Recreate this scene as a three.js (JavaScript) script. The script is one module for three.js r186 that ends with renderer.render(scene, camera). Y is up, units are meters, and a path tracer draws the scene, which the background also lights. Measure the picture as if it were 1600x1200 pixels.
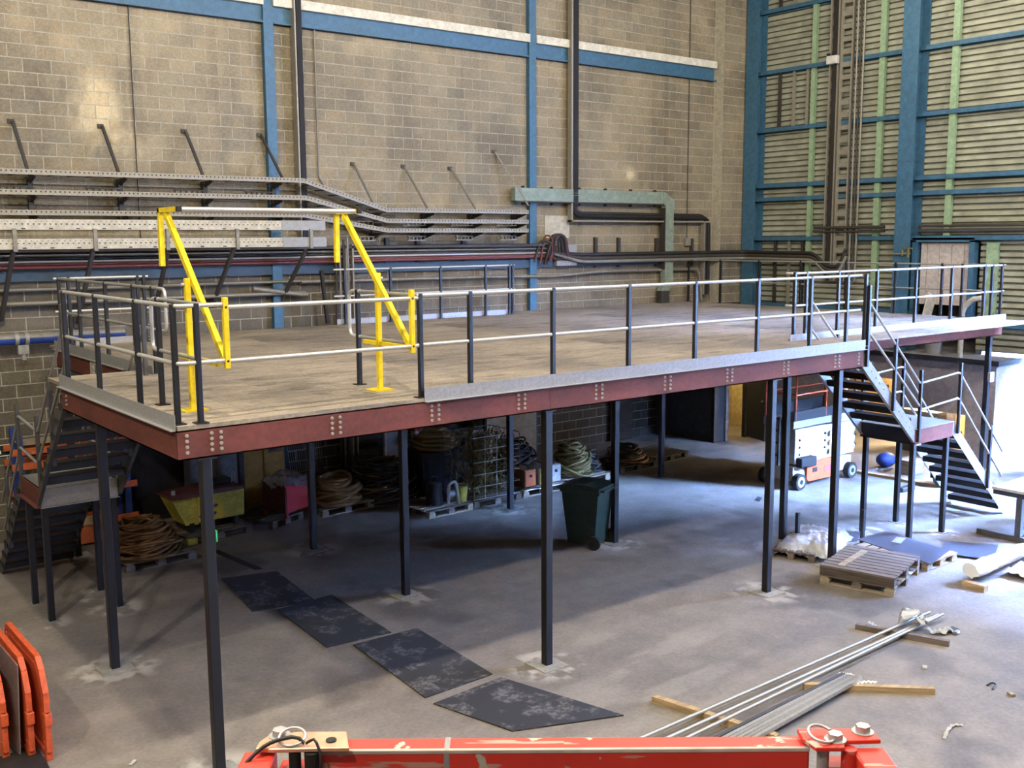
import * as THREE from 'three';
import { mergeGeometries } from 'three/addons/utils/BufferGeometryUtils.js';
import { RoundedBoxGeometry } from 'three/addons/geometries/RoundedBoxGeometry.js';

// ---------- camera, sky, lamps, exposure ----------
const scene = new THREE.Scene();
const camera = new THREE.PerspectiveCamera(40.53, 4 / 3, 0.1, 300);
camera.position.set(-3.283, 5.101, 9.131);
{
  const yaw = 0.662, pitch = 0.139, roll = -0.006;
  const F = new THREE.Vector3(Math.sin(yaw) * Math.cos(pitch), -Math.sin(pitch), -Math.cos(yaw) * Math.cos(pitch));
  const R = new THREE.Vector3(Math.cos(yaw), 0, Math.sin(yaw));
  const U = new THREE.Vector3().crossVectors(R, F);
  const R2 = R.clone().multiplyScalar(Math.cos(roll)).addScaledVector(U, Math.sin(roll));
  const U2 = U.clone().multiplyScalar(Math.cos(roll)).addScaledVector(R, -Math.sin(roll));
  camera.setRotationFromMatrix(new THREE.Matrix4().makeBasis(R2, U2, F.clone().negate()));
}
const renderer = new THREE.WebGLRenderer({ antialias: true });
renderer.shadowMap.enabled = true;
renderer.toneMapping = THREE.LinearToneMapping;
renderer.toneMappingExposure = 1.0;
scene.background = new THREE.Color(0.28, 0.47, 1.0);   // hazy bright overcast sky outside the doors
scene.backgroundIntensity = 880;
const LAMP_CD = [98, 96, 20], LAMP_COLOR = new THREE.Color(1.0, 0.90, 0.73);
const LAMP_X = [-6, -0.25, 5.5, 11, 16.5], LAMP_Z = [2.5, 8.3, -4.4], LAMP_Y = 10.8, LAMP_XW = [1.45, 1.2, 0.98, 0.82, 0.72];

// ---------- helpers ----------
function mulberry(a) { return () => { a |= 0; a = a + 0x6D2B79F5 | 0; let t = Math.imul(a ^ a >>> 15, 1 | a); t = t + Math.imul(t ^ t >>> 7, 61 | t) ^ t; return ((t ^ t >>> 14) >>> 0) / 4294967296; }; }
let rnd = mulberry(11);
const rr = (a, b) => a + (b - a) * rnd();
const V = (a) => new THREE.Vector3(a[0], a[1], a[2]);
function box(w, h, d, x = 0, y = 0, z = 0, rx = 0, ry = 0, rz = 0) {
  const g = new THREE.BoxGeometry(w, h, d);
  if (rx || ry || rz) g.applyMatrix4(new THREE.Matrix4().makeRotationFromEuler(new THREE.Euler(rx, ry, rz, 'YXZ')));
  return g.translate(x, y, z);
}
const bx = (x0, x1, y0, y1, z0, z1) => box(Math.abs(x1 - x0), Math.abs(y1 - y0), Math.abs(z1 - z0), (x0 + x1) / 2, (y0 + y1) / 2, (z0 + z1) / 2);
function rbox(w, h, d, r, x = 0, y = 0, z = 0) { const g = new RoundedBoxGeometry(w, h, d, 1, r); return g.translate(x, y, z); }
function frameOf(a, b, up) {
  const Z = new THREE.Vector3().subVectors(b, a), L = Z.length(); Z.normalize();
  let u = V(up || [0, 1, 0]); if (Math.abs(u.dot(Z)) > 0.99) u = new THREE.Vector3(1, 0, 0);
  const X = new THREE.Vector3().crossVectors(u, Z).normalize(), Y = new THREE.Vector3().crossVectors(Z, X);
  const m = new THREE.Matrix4().makeBasis(X, Y, Z).setPosition(new THREE.Vector3().addVectors(a, b).multiplyScalar(0.5));
  return [m, L];
}
function bar(a, b, w, h = w, up) { const [m, L] = frameOf(V(a), V(b), up); return new THREE.BoxGeometry(w, h, L).applyMatrix4(m); }
function cyl(a, b, r, n = 10, r2 = r) { const [m, L] = frameOf(V(a), V(b)); return new THREE.CylinderGeometry(r2, r, L, n).rotateX(Math.PI / 2).applyMatrix4(m); }
function tube(pts, r, n = 6, seg = pts.length * 4, tension = 0.5, closed = false) {
  return new THREE.TubeGeometry(new THREE.CatmullRomCurve3(pts.map(V), closed, 'catmullrom', tension), seg, r, n, closed);
}
function pipe(pts, r, n = 8, bend = r * 3) {            // straight runs with rounded corners
  const P = pts.map(V), out = [P[0]];
  for (let i = 1; i < P.length - 1; i++) {
    const a = P[i - 1].clone().sub(P[i]), b = P[i + 1].clone().sub(P[i]);
    const d = Math.min(bend, a.length() * 0.45, b.length() * 0.45), p = P[i].clone().addScaledVector(a.normalize(), d), q = P[i].clone().addScaledVector(b.normalize(), d);
    for (let k = 0; k <= 4; k++) { const t = k / 4; out.push(p.clone().multiplyScalar((1 - t) ** 2).addScaledVector(P[i], 2 * t * (1 - t)).addScaledVector(q, t * t)); }
  }
  out.push(P[P.length - 1]);
  const gs = [];
  const c = new THREE.CurvePath(); for (let i = 0; i < out.length - 1; i++) c.add(new THREE.LineCurve3(out[i], out[i + 1]));
  const path = new (class extends THREE.Curve { getPoint(t, o = new THREE.Vector3()) { const f = t * (out.length - 1), i = Math.min(Math.floor(f), out.length - 2); return o.copy(out[i]).lerp(out[i + 1], f - i); } getPointAt(t, o) { return this.getPoint(t, o); } getTangentAt(t) { const f = t * (out.length - 1), i = Math.min(Math.max(Math.round(f), 0), out.length - 1); const A = out[Math.max(i - 1, 0)], B = out[Math.min(i + 1, out.length - 1)]; return B.clone().sub(A).normalize(); } })();
  const g = new THREE.TubeGeometry(path, out.length - 1, r, n, false); gs.push(g);
  for (const [e, o] of [[out[0], out[1]], [out[out.length - 1], out[out.length - 2]]]) { const d = e.clone().sub(o).normalize().multiplyScalar(0.002); gs.push(cyl([e.x - d.x, e.y - d.y, e.z - d.z], [e.x + d.x, e.y + d.y, e.z + d.z], r, n)); }
  return mergeGeometries(gs);
}
function prism(pts, depth, bevel = 0) {                 // outline in xy, extruded along +z
  const s = new THREE.Shape(pts.map((p) => new THREE.Vector2(p[0], p[1])));
  return new THREE.ExtrudeGeometry(s, { depth, bevelEnabled: bevel > 0, bevelSize: bevel, bevelThickness: bevel, bevelSegments: 1 });
}
function uvMetres(g) {
  const p = g.attributes.position, n = g.attributes.normal, uv = new Float32Array(p.count * 2);
  for (let i = 0; i < p.count; i++) {
    const ax = Math.abs(n.getX(i)), ay = Math.abs(n.getY(i)), az = Math.abs(n.getZ(i));
    let u, v; if (ay >= ax && ay >= az) { u = p.getX(i); v = p.getZ(i); } else if (ax >= az) { u = p.getZ(i); v = p.getY(i); } else { u = p.getX(i); v = p.getY(i); }
    uv[i * 2] = u; uv[i * 2 + 1] = v;
  }
  g.setAttribute('uv', new THREE.BufferAttribute(uv, 2)); return g;
}
function join(gs, keepUv = false) {
  gs = (Array.isArray(gs) ? gs : [gs]).map((g) => (g.index ? g.toNonIndexed() : g));
  for (const g of gs) for (const k of Object.keys(g.attributes)) if (!['position', 'normal', 'uv', 'color'].includes(k)) g.deleteAttribute(k);
  const g = gs.length > 1 ? mergeGeometries(gs) : gs[0];
  return keepUv ? g : uvMetres(g);
}
const used = new Map();
function numbered(n) { const k = used.get(n) || 0; used.set(n, k + 1); return k ? n + '_' + String(k).padStart(3, '0') : n; }
function tag(o, label, category, group, kind) { o.userData.label = label; if (category) o.userData.category = category; if (group) o.userData.group = group; if (kind) o.userData.kind = kind; return o; }
function thing(name, label, category, pos = [0, 0, 0], turn = 0, group) {
  const o = new THREE.Group(); o.name = numbered(name); o.position.set(...pos); o.rotation.y = turn; o.org = pos; o.turn = turn; scene.add(o);
  return tag(o, label, category, group);
}
// one named mesh; geometry given in world metres when the parent stands unturned, in the parent's own axes when it is turned or "local"
function part(parent, name, gs, m, opt = {}) {
  const g = join(gs, opt.uv);
  if (parent && parent.org && !parent.turn && !parent.local) g.translate(-parent.org[0], -parent.org[1], -parent.org[2]);
  const o = new THREE.Mesh(g, m); o.name = parent ? name : numbered(name); o.castShadow = o.receiveShadow = true;
  if (parent) { o.org = parent.org; o.turn = parent.turn; o.local = parent.local; parent.add(o); } else scene.add(o);
  if (parent) { parent.kids = parent.kids || {}; const k = parent.kids[name] || 0; parent.kids[name] = k + 1; if (k) o.name = name + '_' + String(k).padStart(3, '0'); }
  if (opt.label) o.userData.label = opt.label; if (opt.kind) o.userData.kind = opt.kind;
  return o;
}
function single(name, gs, m, label, category, group, opt = {}) {   // a thing that is one mesh, origin at its base centre
  const g = join(gs, opt.uv); g.computeBoundingBox(); const b = g.boundingBox, c = [(b.min.x + b.max.x) / 2, b.min.y, (b.min.z + b.max.z) / 2];
  g.translate(-c[0], -c[1], -c[2]);
  const o = new THREE.Mesh(g, m); o.name = numbered(name); o.position.set(...c); o.castShadow = o.receiveShadow = true; scene.add(o);
  return tag(o, label, category, group, opt.kind);
}
function struct(name, gs, m, opt = {}) { const o = part(null, name, gs, m, opt); o.userData.kind = 'structure'; return o; }
function bolts(parent, spots, axis, m, r = 0.02, h = 0.02) {     // hexagon heads, each its own mesh
  const g0 = new THREE.CylinderGeometry(r, r, h, 6), w = new THREE.CylinderGeometry(r * 1.5, r * 1.5, 0.005, 12); let g = mergeGeometries([g0.translate(0, h / 2, 0), w]);
  if (axis === 'z') g.rotateX(Math.PI / 2); if (axis === 'x') g.rotateZ(-Math.PI / 2); if (axis === '-x') g.rotateZ(Math.PI / 2);
  const pg = parent.org && !parent.turn && !parent.local ? parent.org : [0, 0, 0];
  spots.forEach((s, i) => { const o = new THREE.Mesh(g, m); o.name = i ? 'bolt_' + String(i).padStart(3, '0') : 'bolt'; o.position.set(s[0] - pg[0], s[1] - pg[1], s[2] - pg[2]); o.castShadow = o.receiveShadow = true; parent.add(o); });
}
const DUST = [[0.27,-3.24,.45],[4.39,-.06,.42],[8.53,-.06,.45],[4.39,-3.24,.42],[8.53,-3.24,.4],[4.39,-6.1,.4],[8.53,-6.1,.4],[0,-5.33,.3],[0.9,-6.1,.3],[0.95,-5.37,.35],[0.27,-.06,.4],[10.5,-1.3,.4],[13.3,-.96,.25],[13.36,-.05,.25],[12.5,-1,.25]];
// ---------- procedural textures and materials ----------
const lat = (() => { const r = mulberry(5), a = new Float32Array(65536); for (let i = 0; i < 65536; i++) a[i] = r(); return a; })();
function vn(x, y) {
  const xi = Math.floor(x), yi = Math.floor(y), fx = x - xi, fy = y - yi, u = fx * fx * (3 - 2 * fx), v = fy * fy * (3 - 2 * fy);
  const h = (i, j) => lat[((i & 255) + (j & 255) * 256)];
  const a = h(xi, yi), b = h(xi + 1, yi), c = h(xi, yi + 1), d = h(xi + 1, yi + 1);
  return a + (b - a) * u + (c - a) * v + (a - b - c + d) * u * v;
}
function fbm(x, y, o = 4) { let s = 0, a = 0.5, n = 0; for (let i = 0; i < o; i++) { s += a * vn(x, y); n += a; a *= 0.5; x = x * 2.03 + 17.1; y = y * 2.03 + 5.7; } return s / n; }
const clamp = (x, a = 0, b = 1) => Math.min(b, Math.max(a, x));
const sstep = (a, b, x) => { const t = clamp((x - a) / (b - a)); return t * t * (3 - 2 * t); };
function tex(w, h, f, sx, sy, srgb = true) {            // f(x metres, y metres) -> [r, g, b] sRGB 0..1; the picture covers sx by sy metres
  const d = new Uint8Array(w * h * 4);
  for (let j = 0; j < h; j++) for (let i = 0; i < w; i++) { const c = f((i + 0.5) / w * sx, (j + 0.5) / h * sy), k = (j * w + i) * 4; d[k] = clamp(c[0]) * 255; d[k + 1] = clamp(c[1]) * 255; d[k + 2] = clamp(c[2]) * 255; d[k + 3] = 255; }
  const t = new THREE.DataTexture(d, w, h); t.wrapS = t.wrapT = THREE.RepeatWrapping; t.magFilter = THREE.LinearFilter; t.minFilter = THREE.LinearMipmapLinearFilter; t.generateMipmaps = true;
  if (srgb) t.colorSpace = THREE.SRGBColorSpace; t.repeat.set(1 / sx, 1 / sy); t.needsUpdate = true; return t;
}
const g3 = (v) => [v, v, v];
const T = {};
T.grime = tex(512, 512, (x, y) => { const n = fbm(x * 16, y * 16, 4), s = fbm(x * 64, y * 64, 2); return g3(0.80 + 0.22 * (n - 0.3) + 0.12 * (s - 0.5)); }, 2, 2);
T.grain = tex(512, 512, (x, y) => { const n = fbm(x * 6, y * 90, 4), k = fbm(x * 3 + 9, y * 14, 3); return g3(0.62 + 0.42 * n + 0.22 * (k - 0.5)); }, 2, 1);
T.galv = tex(512, 512, (x, y) => { const n = fbm(x * 30, y * 30, 3), s = vn(x * 90, y * 90); return g3(0.84 + 0.12 * (n - 0.5) + 0.08 * (s - 0.5)); }, 1.5, 1.5);
T.deck = tex(1024, 1024, (x, y) => {
  const s = fbm(x * 3, y * 9, 4), f = fbm(x * 40, y * 40, 2), dot = (Math.sin(x * 209) * Math.sin(y * 209) > 0.72) ? -0.05 : 0, w = fbm(x * 1.1 + 4, y * 1.1, 3);
  const v = 0.50 + 0.18 * (s - 0.5) + 0.14 * (f - 0.5) + dot + 0.24 * (w - 0.5); const st = sstep(0.66, 0.76, fbm(x * 2.2 + 31, y * 4.6, 4)) * 0.10;
  return [v * 1.02 - st, v * 0.935 - st, v * 0.82 - st];
}, 4, 4);
T.concrete = tex(2048, 1536, (x, y) => {                 // x east from -7, z from -10 (26.7 by 20 m)
  const X = x - 7, Z = y - 10; let v = 0.54 + 0.16 * (fbm(x * 0.5, y * 0.5, 4) - 0.5) + 0.10 * (fbm(x * 3, y * 3, 4) - 0.5) + 0.06 * (vn(x * 40, y * 40) - 0.5);
  const sw = fbm(x * 0.35 + 3, y * 2.2 + 8, 4); v += 0.10 * (sw - 0.5);
  v -= 0.06; let c = [v * 1.03, v * 0.965, v * 0.89];
  const dk = sstep(0.60, 0.78, fbm(x * 0.8 + 40, y * 0.8 + 11, 4)) * 0.12; c = c.map((q) => q - dk);
  let dust = 0;
  for (const [px, pz, r] of DUST) { const d = Math.hypot(X - px, Z - pz); if (d < r * 2.2) { const e = Math.abs(d - r * 0.7) / (r * 0.75); dust = Math.max(dust, (1 - sstep(0, 1, e)) * sstep(0.42, 0.62, fbm(x * 5 + px, y * 5 + pz, 4))); } }
  const haze = (1 - sstep(0, 2.2, Math.hypot((X - 5.2) / 1.4, Z - 0.9))) * sstep(0.45, 0.7, fbm(x * 0.9 + 7, y * 3 + 2, 4)) * 0.4; dust = Math.max(dust, haze);
  const spk = vn(x * 23 + 100, y * 23) > 0.965 ? 0.5 : 0; dust = Math.max(dust, spk * 0.5);
  return c.map((q, i) => q + (([0.86, 0.845, 0.82])[i] - q) * dust * 0.55);
}, 26.7, 20);
T.concrete.wrapS = T.concrete.wrapT = THREE.ClampToEdgeWrapping;
T.concrete.offset.set(7 / 26.7, 10 / 20);
const WALLW = 24, WALLH = 12;
T.block = tex(2048, 1024, (x, y) => {                    // x from -3, y from 0
  const X = x - 3; let v = 0.535 - 0.02 * sstep(9, 14, X) + 0.16 * (fbm(x * 0.45, y * 0.45, 4) - 0.5) + 0.10 * (fbm(x * 2.4, y * 2.4, 4) - 0.5) + 0.10 * (vn(x * 45, y * 45) - 0.5);
  const streak = sstep(0.55, 0.8, fbm(x * 3.1 + 50, y * 0.25 + 3, 4)); v -= 0.05 * streak;
  v -= 0.06 * sstep(0.5, 0.72, fbm(x * 0.7 + 80, y * 0.7 + 3, 4));
  let eff = 0; for (const [ex, ey, rx, ry] of [[2.3, 7.4, 0.9, 0.9], [2.7, 6.75, 0.7, 0.5], [9.8, 5.75, 1.4, 0.35], [15.2, 6.7, 0.35, 0.3], [6.9, 5.5, 0.5, 0.5], [10.9, 5.2, 0.8, 0.5]]) eff = Math.max(eff, (1 - sstep(0.2, 1, Math.hypot((X - ex) / rx, (y - ey) / ry))) * sstep(0.38, 0.66, fbm(x * 3.2, y * 1.4 + 20, 4)));
  v += 0.22 * eff; v *= 1 - (0.32 - 0.18 * sstep(5, 12, X)) * (1 - sstep(4.4, 5.3, y + 0.5 * (fbm(x * 0.8, y * 2, 3) - 0.5)));  // lower wall darkened: shade below the trays painted in, along with grime
  const t = 0.5 + 0.9 * (fbm(x * 0.3 + 12, y * 0.3, 3) - 0.5);
  return [v * 1.0, v * (0.915 + 0.015 * t), v * (0.745 + 0.05 * t)];
}, WALLW, WALLH);
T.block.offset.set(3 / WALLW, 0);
T.rust = tex(512, 512, (x, y) => { const n = fbm(x * 3, y * 7, 4), s = fbm(x * 30, y * 30, 3); return g3(0.82 + 0.25 * (n - 0.45) + 0.2 * (s - 0.5)); }, 3, 3);
T.rubber = tex(512, 512, (x, y) => { const n = fbm(x * 5, y * 5, 5), s = fbm(x * 30, y * 30, 3), w = clamp(sstep(0.46, 0.66, n) * sstep(0.42, 0.62, s) * 0.5 + 0.25 * sstep(0.5, 0.7, n)); return [0.16 + 0.28 * w, 0.155 + 0.27 * w, 0.15 + 0.26 * w]; }, 3, 3);
T.worn = tex(1024, 256, (x, y) => {                      // red paint with chips and grey wear
  const n = fbm(x * 14, y * 14, 5), c = sstep(0.69, 0.73, n), l = sstep(0.70, 0.74, fbm(x * 5 + 9, y * 40, 4)), k = 0.94 + 0.16 * (fbm(x * 6, y * 6, 3) - 0.5);
  const w = Math.max(c, l * 0.7); return [0.83 * k + (0.72 - 0.83) * w, 0.21 * k + (0.66 - 0.21) * w, 0.15 * k + (0.60 - 0.15) * w];
}, 2, 0.5);
T.bump = tex(256, 256, (x, y) => g3(fbm(x * 60, y * 60, 3)), 1, 1, false);
T.sheet = tex(512, 256, (x, y) => { const n = fbm(x * 5, y * 5, 4), s = fbm(x * 1.3, y * 12, 3); const v = 0.82 + 0.25 * (n - 0.5) + 0.16 * (s - 0.5); return [v, v, v * 0.98]; }, 4, 2);

function mat(color, rough = 0.7, metal = 0, map = T.grime, extra = {}) {
  const c = Array.isArray(color) ? new THREE.Color().setRGB(...color) : new THREE.Color(color);
  return new THREE.MeshStandardMaterial({ color: c, roughness: rough, metalness: metal, map, side: THREE.DoubleSide, ...extra });
}
const M = {
  concrete: mat('#ffffff', 0.72, 0, T.concrete, { bumpMap: T.bump, bumpScale: 0.002 }),
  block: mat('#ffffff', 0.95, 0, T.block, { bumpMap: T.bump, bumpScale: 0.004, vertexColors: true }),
  mortar: mat([0.52, 0.48, 0.38], 0.95, 0, T.grime),
  deck: mat('#ffffff', 0.8, 0, T.deck),
  primer: mat([0.165, 0.036, 0.019], 0.9, 0, T.rust),
  black: mat([0.0045, 0.004, 0.004], 0.5, 0, T.grime),
  blackMatt: mat([0.007, 0.0065, 0.006], 0.8, 0, T.grime),
  grey: mat([0.085, 0.082, 0.078], 0.5, 0.1, T.grime),
  galv: mat([0.60, 0.60, 0.61], 0.4, 0.5, T.galv),
  galvDull: mat([0.42, 0.42, 0.41], 0.5, 0.3, T.galv),
  tubeRail: mat([0.78, 0.78, 0.78], 0.35, 0.5, T.galv),
  bolt: mat([0.8, 0.74, 0.66], 0.35, 0.6, T.galv),
  yellow: mat([0.95, 0.70, 0.01], 0.45, 0, T.grime),
  blue: mat([0.052, 0.155, 0.26], 0.55, 0, T.grime),
  blueDark: mat([0.03, 0.065, 0.10], 0.6, 0, T.grime),
  ledge: mat([0.86, 0.84, 0.78], 0.6, 0, T.grime),
  cream: mat([0.66, 0.63, 0.56], 0.7, 0, T.grime),
  tray: mat([0.40, 0.37, 0.31], 0.55, 0.35, T.galv),
  trayDark: mat([0.05, 0.043, 0.036], 0.7, 0.1, T.grime),
  conduit: mat([0.30, 0.28, 0.24], 0.5, 0.3, T.grime),
  cable: mat([0.02, 0.016, 0.014], 0.6, 0, T.grime),
  cableRed: mat([0.16, 0.03, 0.025], 0.6, 0, T.grime),
  trunking: mat([0.32, 0.40, 0.33], 0.5, 0.15, T.grime),
  cladding: mat([0.47, 0.48, 0.40], 0.6, 0.05, T.sheet),
  mint: mat([0.36, 0.52, 0.33], 0.55, 0, T.grime),
  woodNew: mat([0.60, 0.42, 0.22], 0.75, 0, T.grain),
  woodGrey: mat([0.21, 0.165, 0.135], 0.85, 0, T.grain),
  woodPale: mat([0.46, 0.37, 0.26], 0.85, 0, T.grain),
  woodDark: mat([0.10, 0.075, 0.055], 0.85, 0, T.grain),
  ply: mat([0.56, 0.34, 0.13], 0.7, 0, T.grain),
  rubber: mat('#ffffff', 0.85, 0, T.rubber),
  plateGrey: mat([0.46, 0.45, 0.43], 0.7, 0, T.rust),
  dusty: mat([0.62, 0.52, 0.46], 0.8, 0, T.rust),
  bareMetal: mat([0.85, 0.52, 0.34], 0.35, 0.4, T.rust),
  worn: mat('#ffffff', 0.5, 0, T.worn),
  orange: mat([0.86, 0.13, 0.035], 0.5, 0, T.grime),
  orangeBeam: mat([0.62, 0.13, 0.025], 0.55, 0, T.grime),
  green: mat([0.018, 0.05, 0.03], 0.45, 0, T.grime),
  tyre: mat([0.02, 0.02, 0.02], 0.85, 0, T.grime),
  white: mat([0.74, 0.74, 0.73], 0.5, 0, T.grime),
  offGrey: mat([0.30, 0.32, 0.36], 0.6, 0, T.grime),
  render: mat([0.66, 0.59, 0.585], 0.8, 0, T.grime),
  red: mat([0.55, 0.01, 0.016], 0.4, 0, T.grime),
  darkRed: mat([0.10, 0.022, 0.02], 0.6, 0, T.grime),
  plastic: new THREE.MeshPhysicalMaterial({ color: new THREE.Color().setRGB(0.85, 0.87, 0.92), roughness: 0.25, metalness: 0, clearcoat: 0.6, side: THREE.DoubleSide }),
  wrap: new THREE.MeshPhysicalMaterial({ color: new THREE.Color().setRGB(0.74, 0.76, 0.78), roughness: 0.3, metalness: 0.15, clearcoat: 0.5, side: THREE.DoubleSide, map: T.galv }),
  filmGrey: new THREE.MeshPhysicalMaterial({ color: new THREE.Color().setRGB(0.30, 0.30, 0.36), roughness: 0.2, clearcoat: 0.8, side: THREE.DoubleSide }),
  film: new THREE.MeshPhysicalMaterial({ color: 0xffffff, roughness: 0.15, transmission: 1, thickness: 0, side: THREE.DoubleSide }),
  copper: mat([0.36, 0.17, 0.06], 0.5, 0.3, T.grime),
  hose: mat([0.24, 0.12, 0.03], 0.6, 0, T.grime),
  brass: mat([0.24, 0.19, 0.06], 0.5, 0.3, T.grime),
  steelPlate: mat([0.10, 0.10, 0.125], 0.5, 0.4, T.galv),
  rackBlue: mat([0.02, 0.06, 0.30], 0.55, 0, T.grime),
  yellowDull: mat([0.62, 0.50, 0.05], 0.55, 0, T.rust),
  ochre: mat([0.46, 0.22, 0.015], 0.6, 0, T.grime),
  warmWall: mat([0.72, 0.58, 0.30], 0.8, 0, T.grime),
};
function print(w, h, draw) { const c = document.createElement('canvas'); c.width = w; c.height = h; const x = c.getContext('2d'); draw(x, w, h); const t = new THREE.CanvasTexture(c); t.colorSpace = THREE.SRGBColorSpace; return new THREE.MeshStandardMaterial({ map: t, roughness: 0.6, side: THREE.DoubleSide }); }
// a thin printed plate: its front face carries the whole print
function plate(w, h, d, pos, ry = 0) { const g = new THREE.BoxGeometry(w, h, d); g.rotateY(ry); return g.translate(...pos); }
// ---------- the building ----------
struct('floor', bx(-9, 24.2, -0.3, 0, -10.2, 17.2), M.concrete);
struct('ground_outside', bx(24.2, 90, -0.32, -0.02, -40, 60), mat([0.13, 0.13, 0.125], 0.9));
const colX = [5.618, 12.027], WZ = -9.8, XW = 19.5;
const wallBack = struct('wall_back', [bx(-9, 24.2, 0, 12.2, -10.2, WZ - 0.004), bx(18.3, 19.62, 0, 12.2, WZ, -9.506)], M.mortar);
{
  const rest = [], own = [];
  const bay = (x0, x1, y0, y1, zf, seed) => {
    const r = mulberry(seed);
    for (let k = 0, y = y0; y < y1 - 0.05; k++, y += 0.225) for (let x = x0 - (k % 2 ? 0.225 : 0); x < x1; x += 0.45) {
      const a = Math.max(x, x0) + 0.005, b = Math.min(x + 0.438, x1 - 0.005), h = Math.min(y + 0.212, y1); if (b - a < 0.06) { r(); continue; }
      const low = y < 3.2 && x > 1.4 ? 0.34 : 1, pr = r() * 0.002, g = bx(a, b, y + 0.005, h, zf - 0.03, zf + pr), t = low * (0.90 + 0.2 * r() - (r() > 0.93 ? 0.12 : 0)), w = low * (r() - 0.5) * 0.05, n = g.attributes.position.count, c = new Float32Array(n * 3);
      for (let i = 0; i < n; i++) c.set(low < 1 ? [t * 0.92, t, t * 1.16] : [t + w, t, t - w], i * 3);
      g.setAttribute('color', new THREE.BufferAttribute(c, 3));
      (own.length < 300 && x0 < 0 && a > 0.45 && b < 5.7 && y > 3.5 && y < 9.1 ? own : rest).push(g);
    }
  };
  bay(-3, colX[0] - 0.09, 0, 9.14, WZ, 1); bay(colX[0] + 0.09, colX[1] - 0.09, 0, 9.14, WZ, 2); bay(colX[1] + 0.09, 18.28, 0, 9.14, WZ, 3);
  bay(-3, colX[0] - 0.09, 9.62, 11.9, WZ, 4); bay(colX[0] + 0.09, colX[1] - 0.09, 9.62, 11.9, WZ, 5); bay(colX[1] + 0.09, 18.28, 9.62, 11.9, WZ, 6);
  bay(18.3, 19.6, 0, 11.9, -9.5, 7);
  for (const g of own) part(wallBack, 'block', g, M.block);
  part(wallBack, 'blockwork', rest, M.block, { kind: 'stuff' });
}
struct('wall_left', bx(-9.3, -9, 0, 12.2, -10.2, 17.2), M.grey);
struct('wall_front', bx(-9.3, 24.2, 0, 12.2, 17, 17.3), M.grey);
struct('ceiling', bx(-9.3, 19.9, 12.2, 12.5, -10.2, 17.3), mat([0.2, 0.2, 0.19], 0.9));
struct('added_sky_block_near', box(70, 15, 4, 38, 7.5, 28.6, 0, 0.672, 0), mat([0.24, 0.23, 0.22], 0.9));  // unseen block added to keep low sky light off the back wall
struct('added_sky_block_far', bx(60, 66, 0, 42, -60, 46.5), mat([0.2, 0.2, 0.2], 0.9));  // unseen slab added to narrow the daylight beam across the floor
struct('added_white_screen', bx(24.2, 24.5, 0, 15, -7, 0.6), M.white);  // added white screen: hides the sky and brightens the low opening

// right-hand wall: corrugated sheets on rails, open below
const wallRight = struct('wall_right', [bx(19.62, 19.8, 3.32, 12.2, -10, -4.55), bx(19.62, 19.8, 4.98, 12.2, -4.55, -2.95), bx(19.62, 19.8, 2.5, 12.2, -2.95, -1.7), bx(19.62, 19.8, 0, 12.2, -1.2, 3.0), bx(19.62, 19.8, 2.5, 12.2, -1.7, -1.2), bx(19.62, 19.8, 8.6, 12.2, 3.0, 8.6), bx(19.62, 19.8, 0, 2.2, 3.0, 8.6), bx(19.5, 19.8, 0, 12.2, 8.6, 17.2)], mat([0.2, 0.2, 0.15], 0.8));
function corrugated(y0, y1, z0, z1) {
  const P = [], pitch = 0.14, X0 = XW, X1 = XW + 0.1, pr = [[0, X1], [0.03, X1], [0.042, X0], [0.13, X0], [0.14, X1]];
  for (let y = y0; y < y1 - 0.01; y += pitch) for (let i = 0; i < 4; i++) {
    const ya = Math.min(y + pr[i][0], y1), yb = Math.min(y + pr[i + 1][0], y1), xa = pr[i][1], xb = pr[i + 1][1];
    P.push(xa, ya, z0, xa, ya, z1, xb, yb, z1, xa, ya, z0, xb, yb, z1, xb, yb, z0);
  }
  const g = new THREE.BufferGeometry(); g.setAttribute('position', new THREE.BufferAttribute(new Float32Array(P), 3)); g.computeVertexNormals(); g.setAttribute('uv', new THREE.BufferAttribute(new Float32Array(P.length / 3 * 2), 2)); return g;
}
const girtY = [3.36, 5.09, 6.47, 7.93, 9.4, 10.95, 12.1], zs = [-9.2, -7.5, -5.56, -5.0, -3.7, -1.7];
for (let i = 0; i < 6; i++) for (let j = 0; j < 5; j++) {
  if (i === 0 && j >= 3) { part(wallRight, 'cladding_sheet', corrugated(j === 3 ? 4.98 : 2.5, 5.09, j === 3 ? zs[j] : -2.95, j === 3 ? -2.95 : zs[j + 1]), M.cladding); continue; }
  part(wallRight, 'cladding_sheet', corrugated(girtY[i], girtY[i + 1], zs[j], zs[j + 1]), M.cladding);
}
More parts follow.
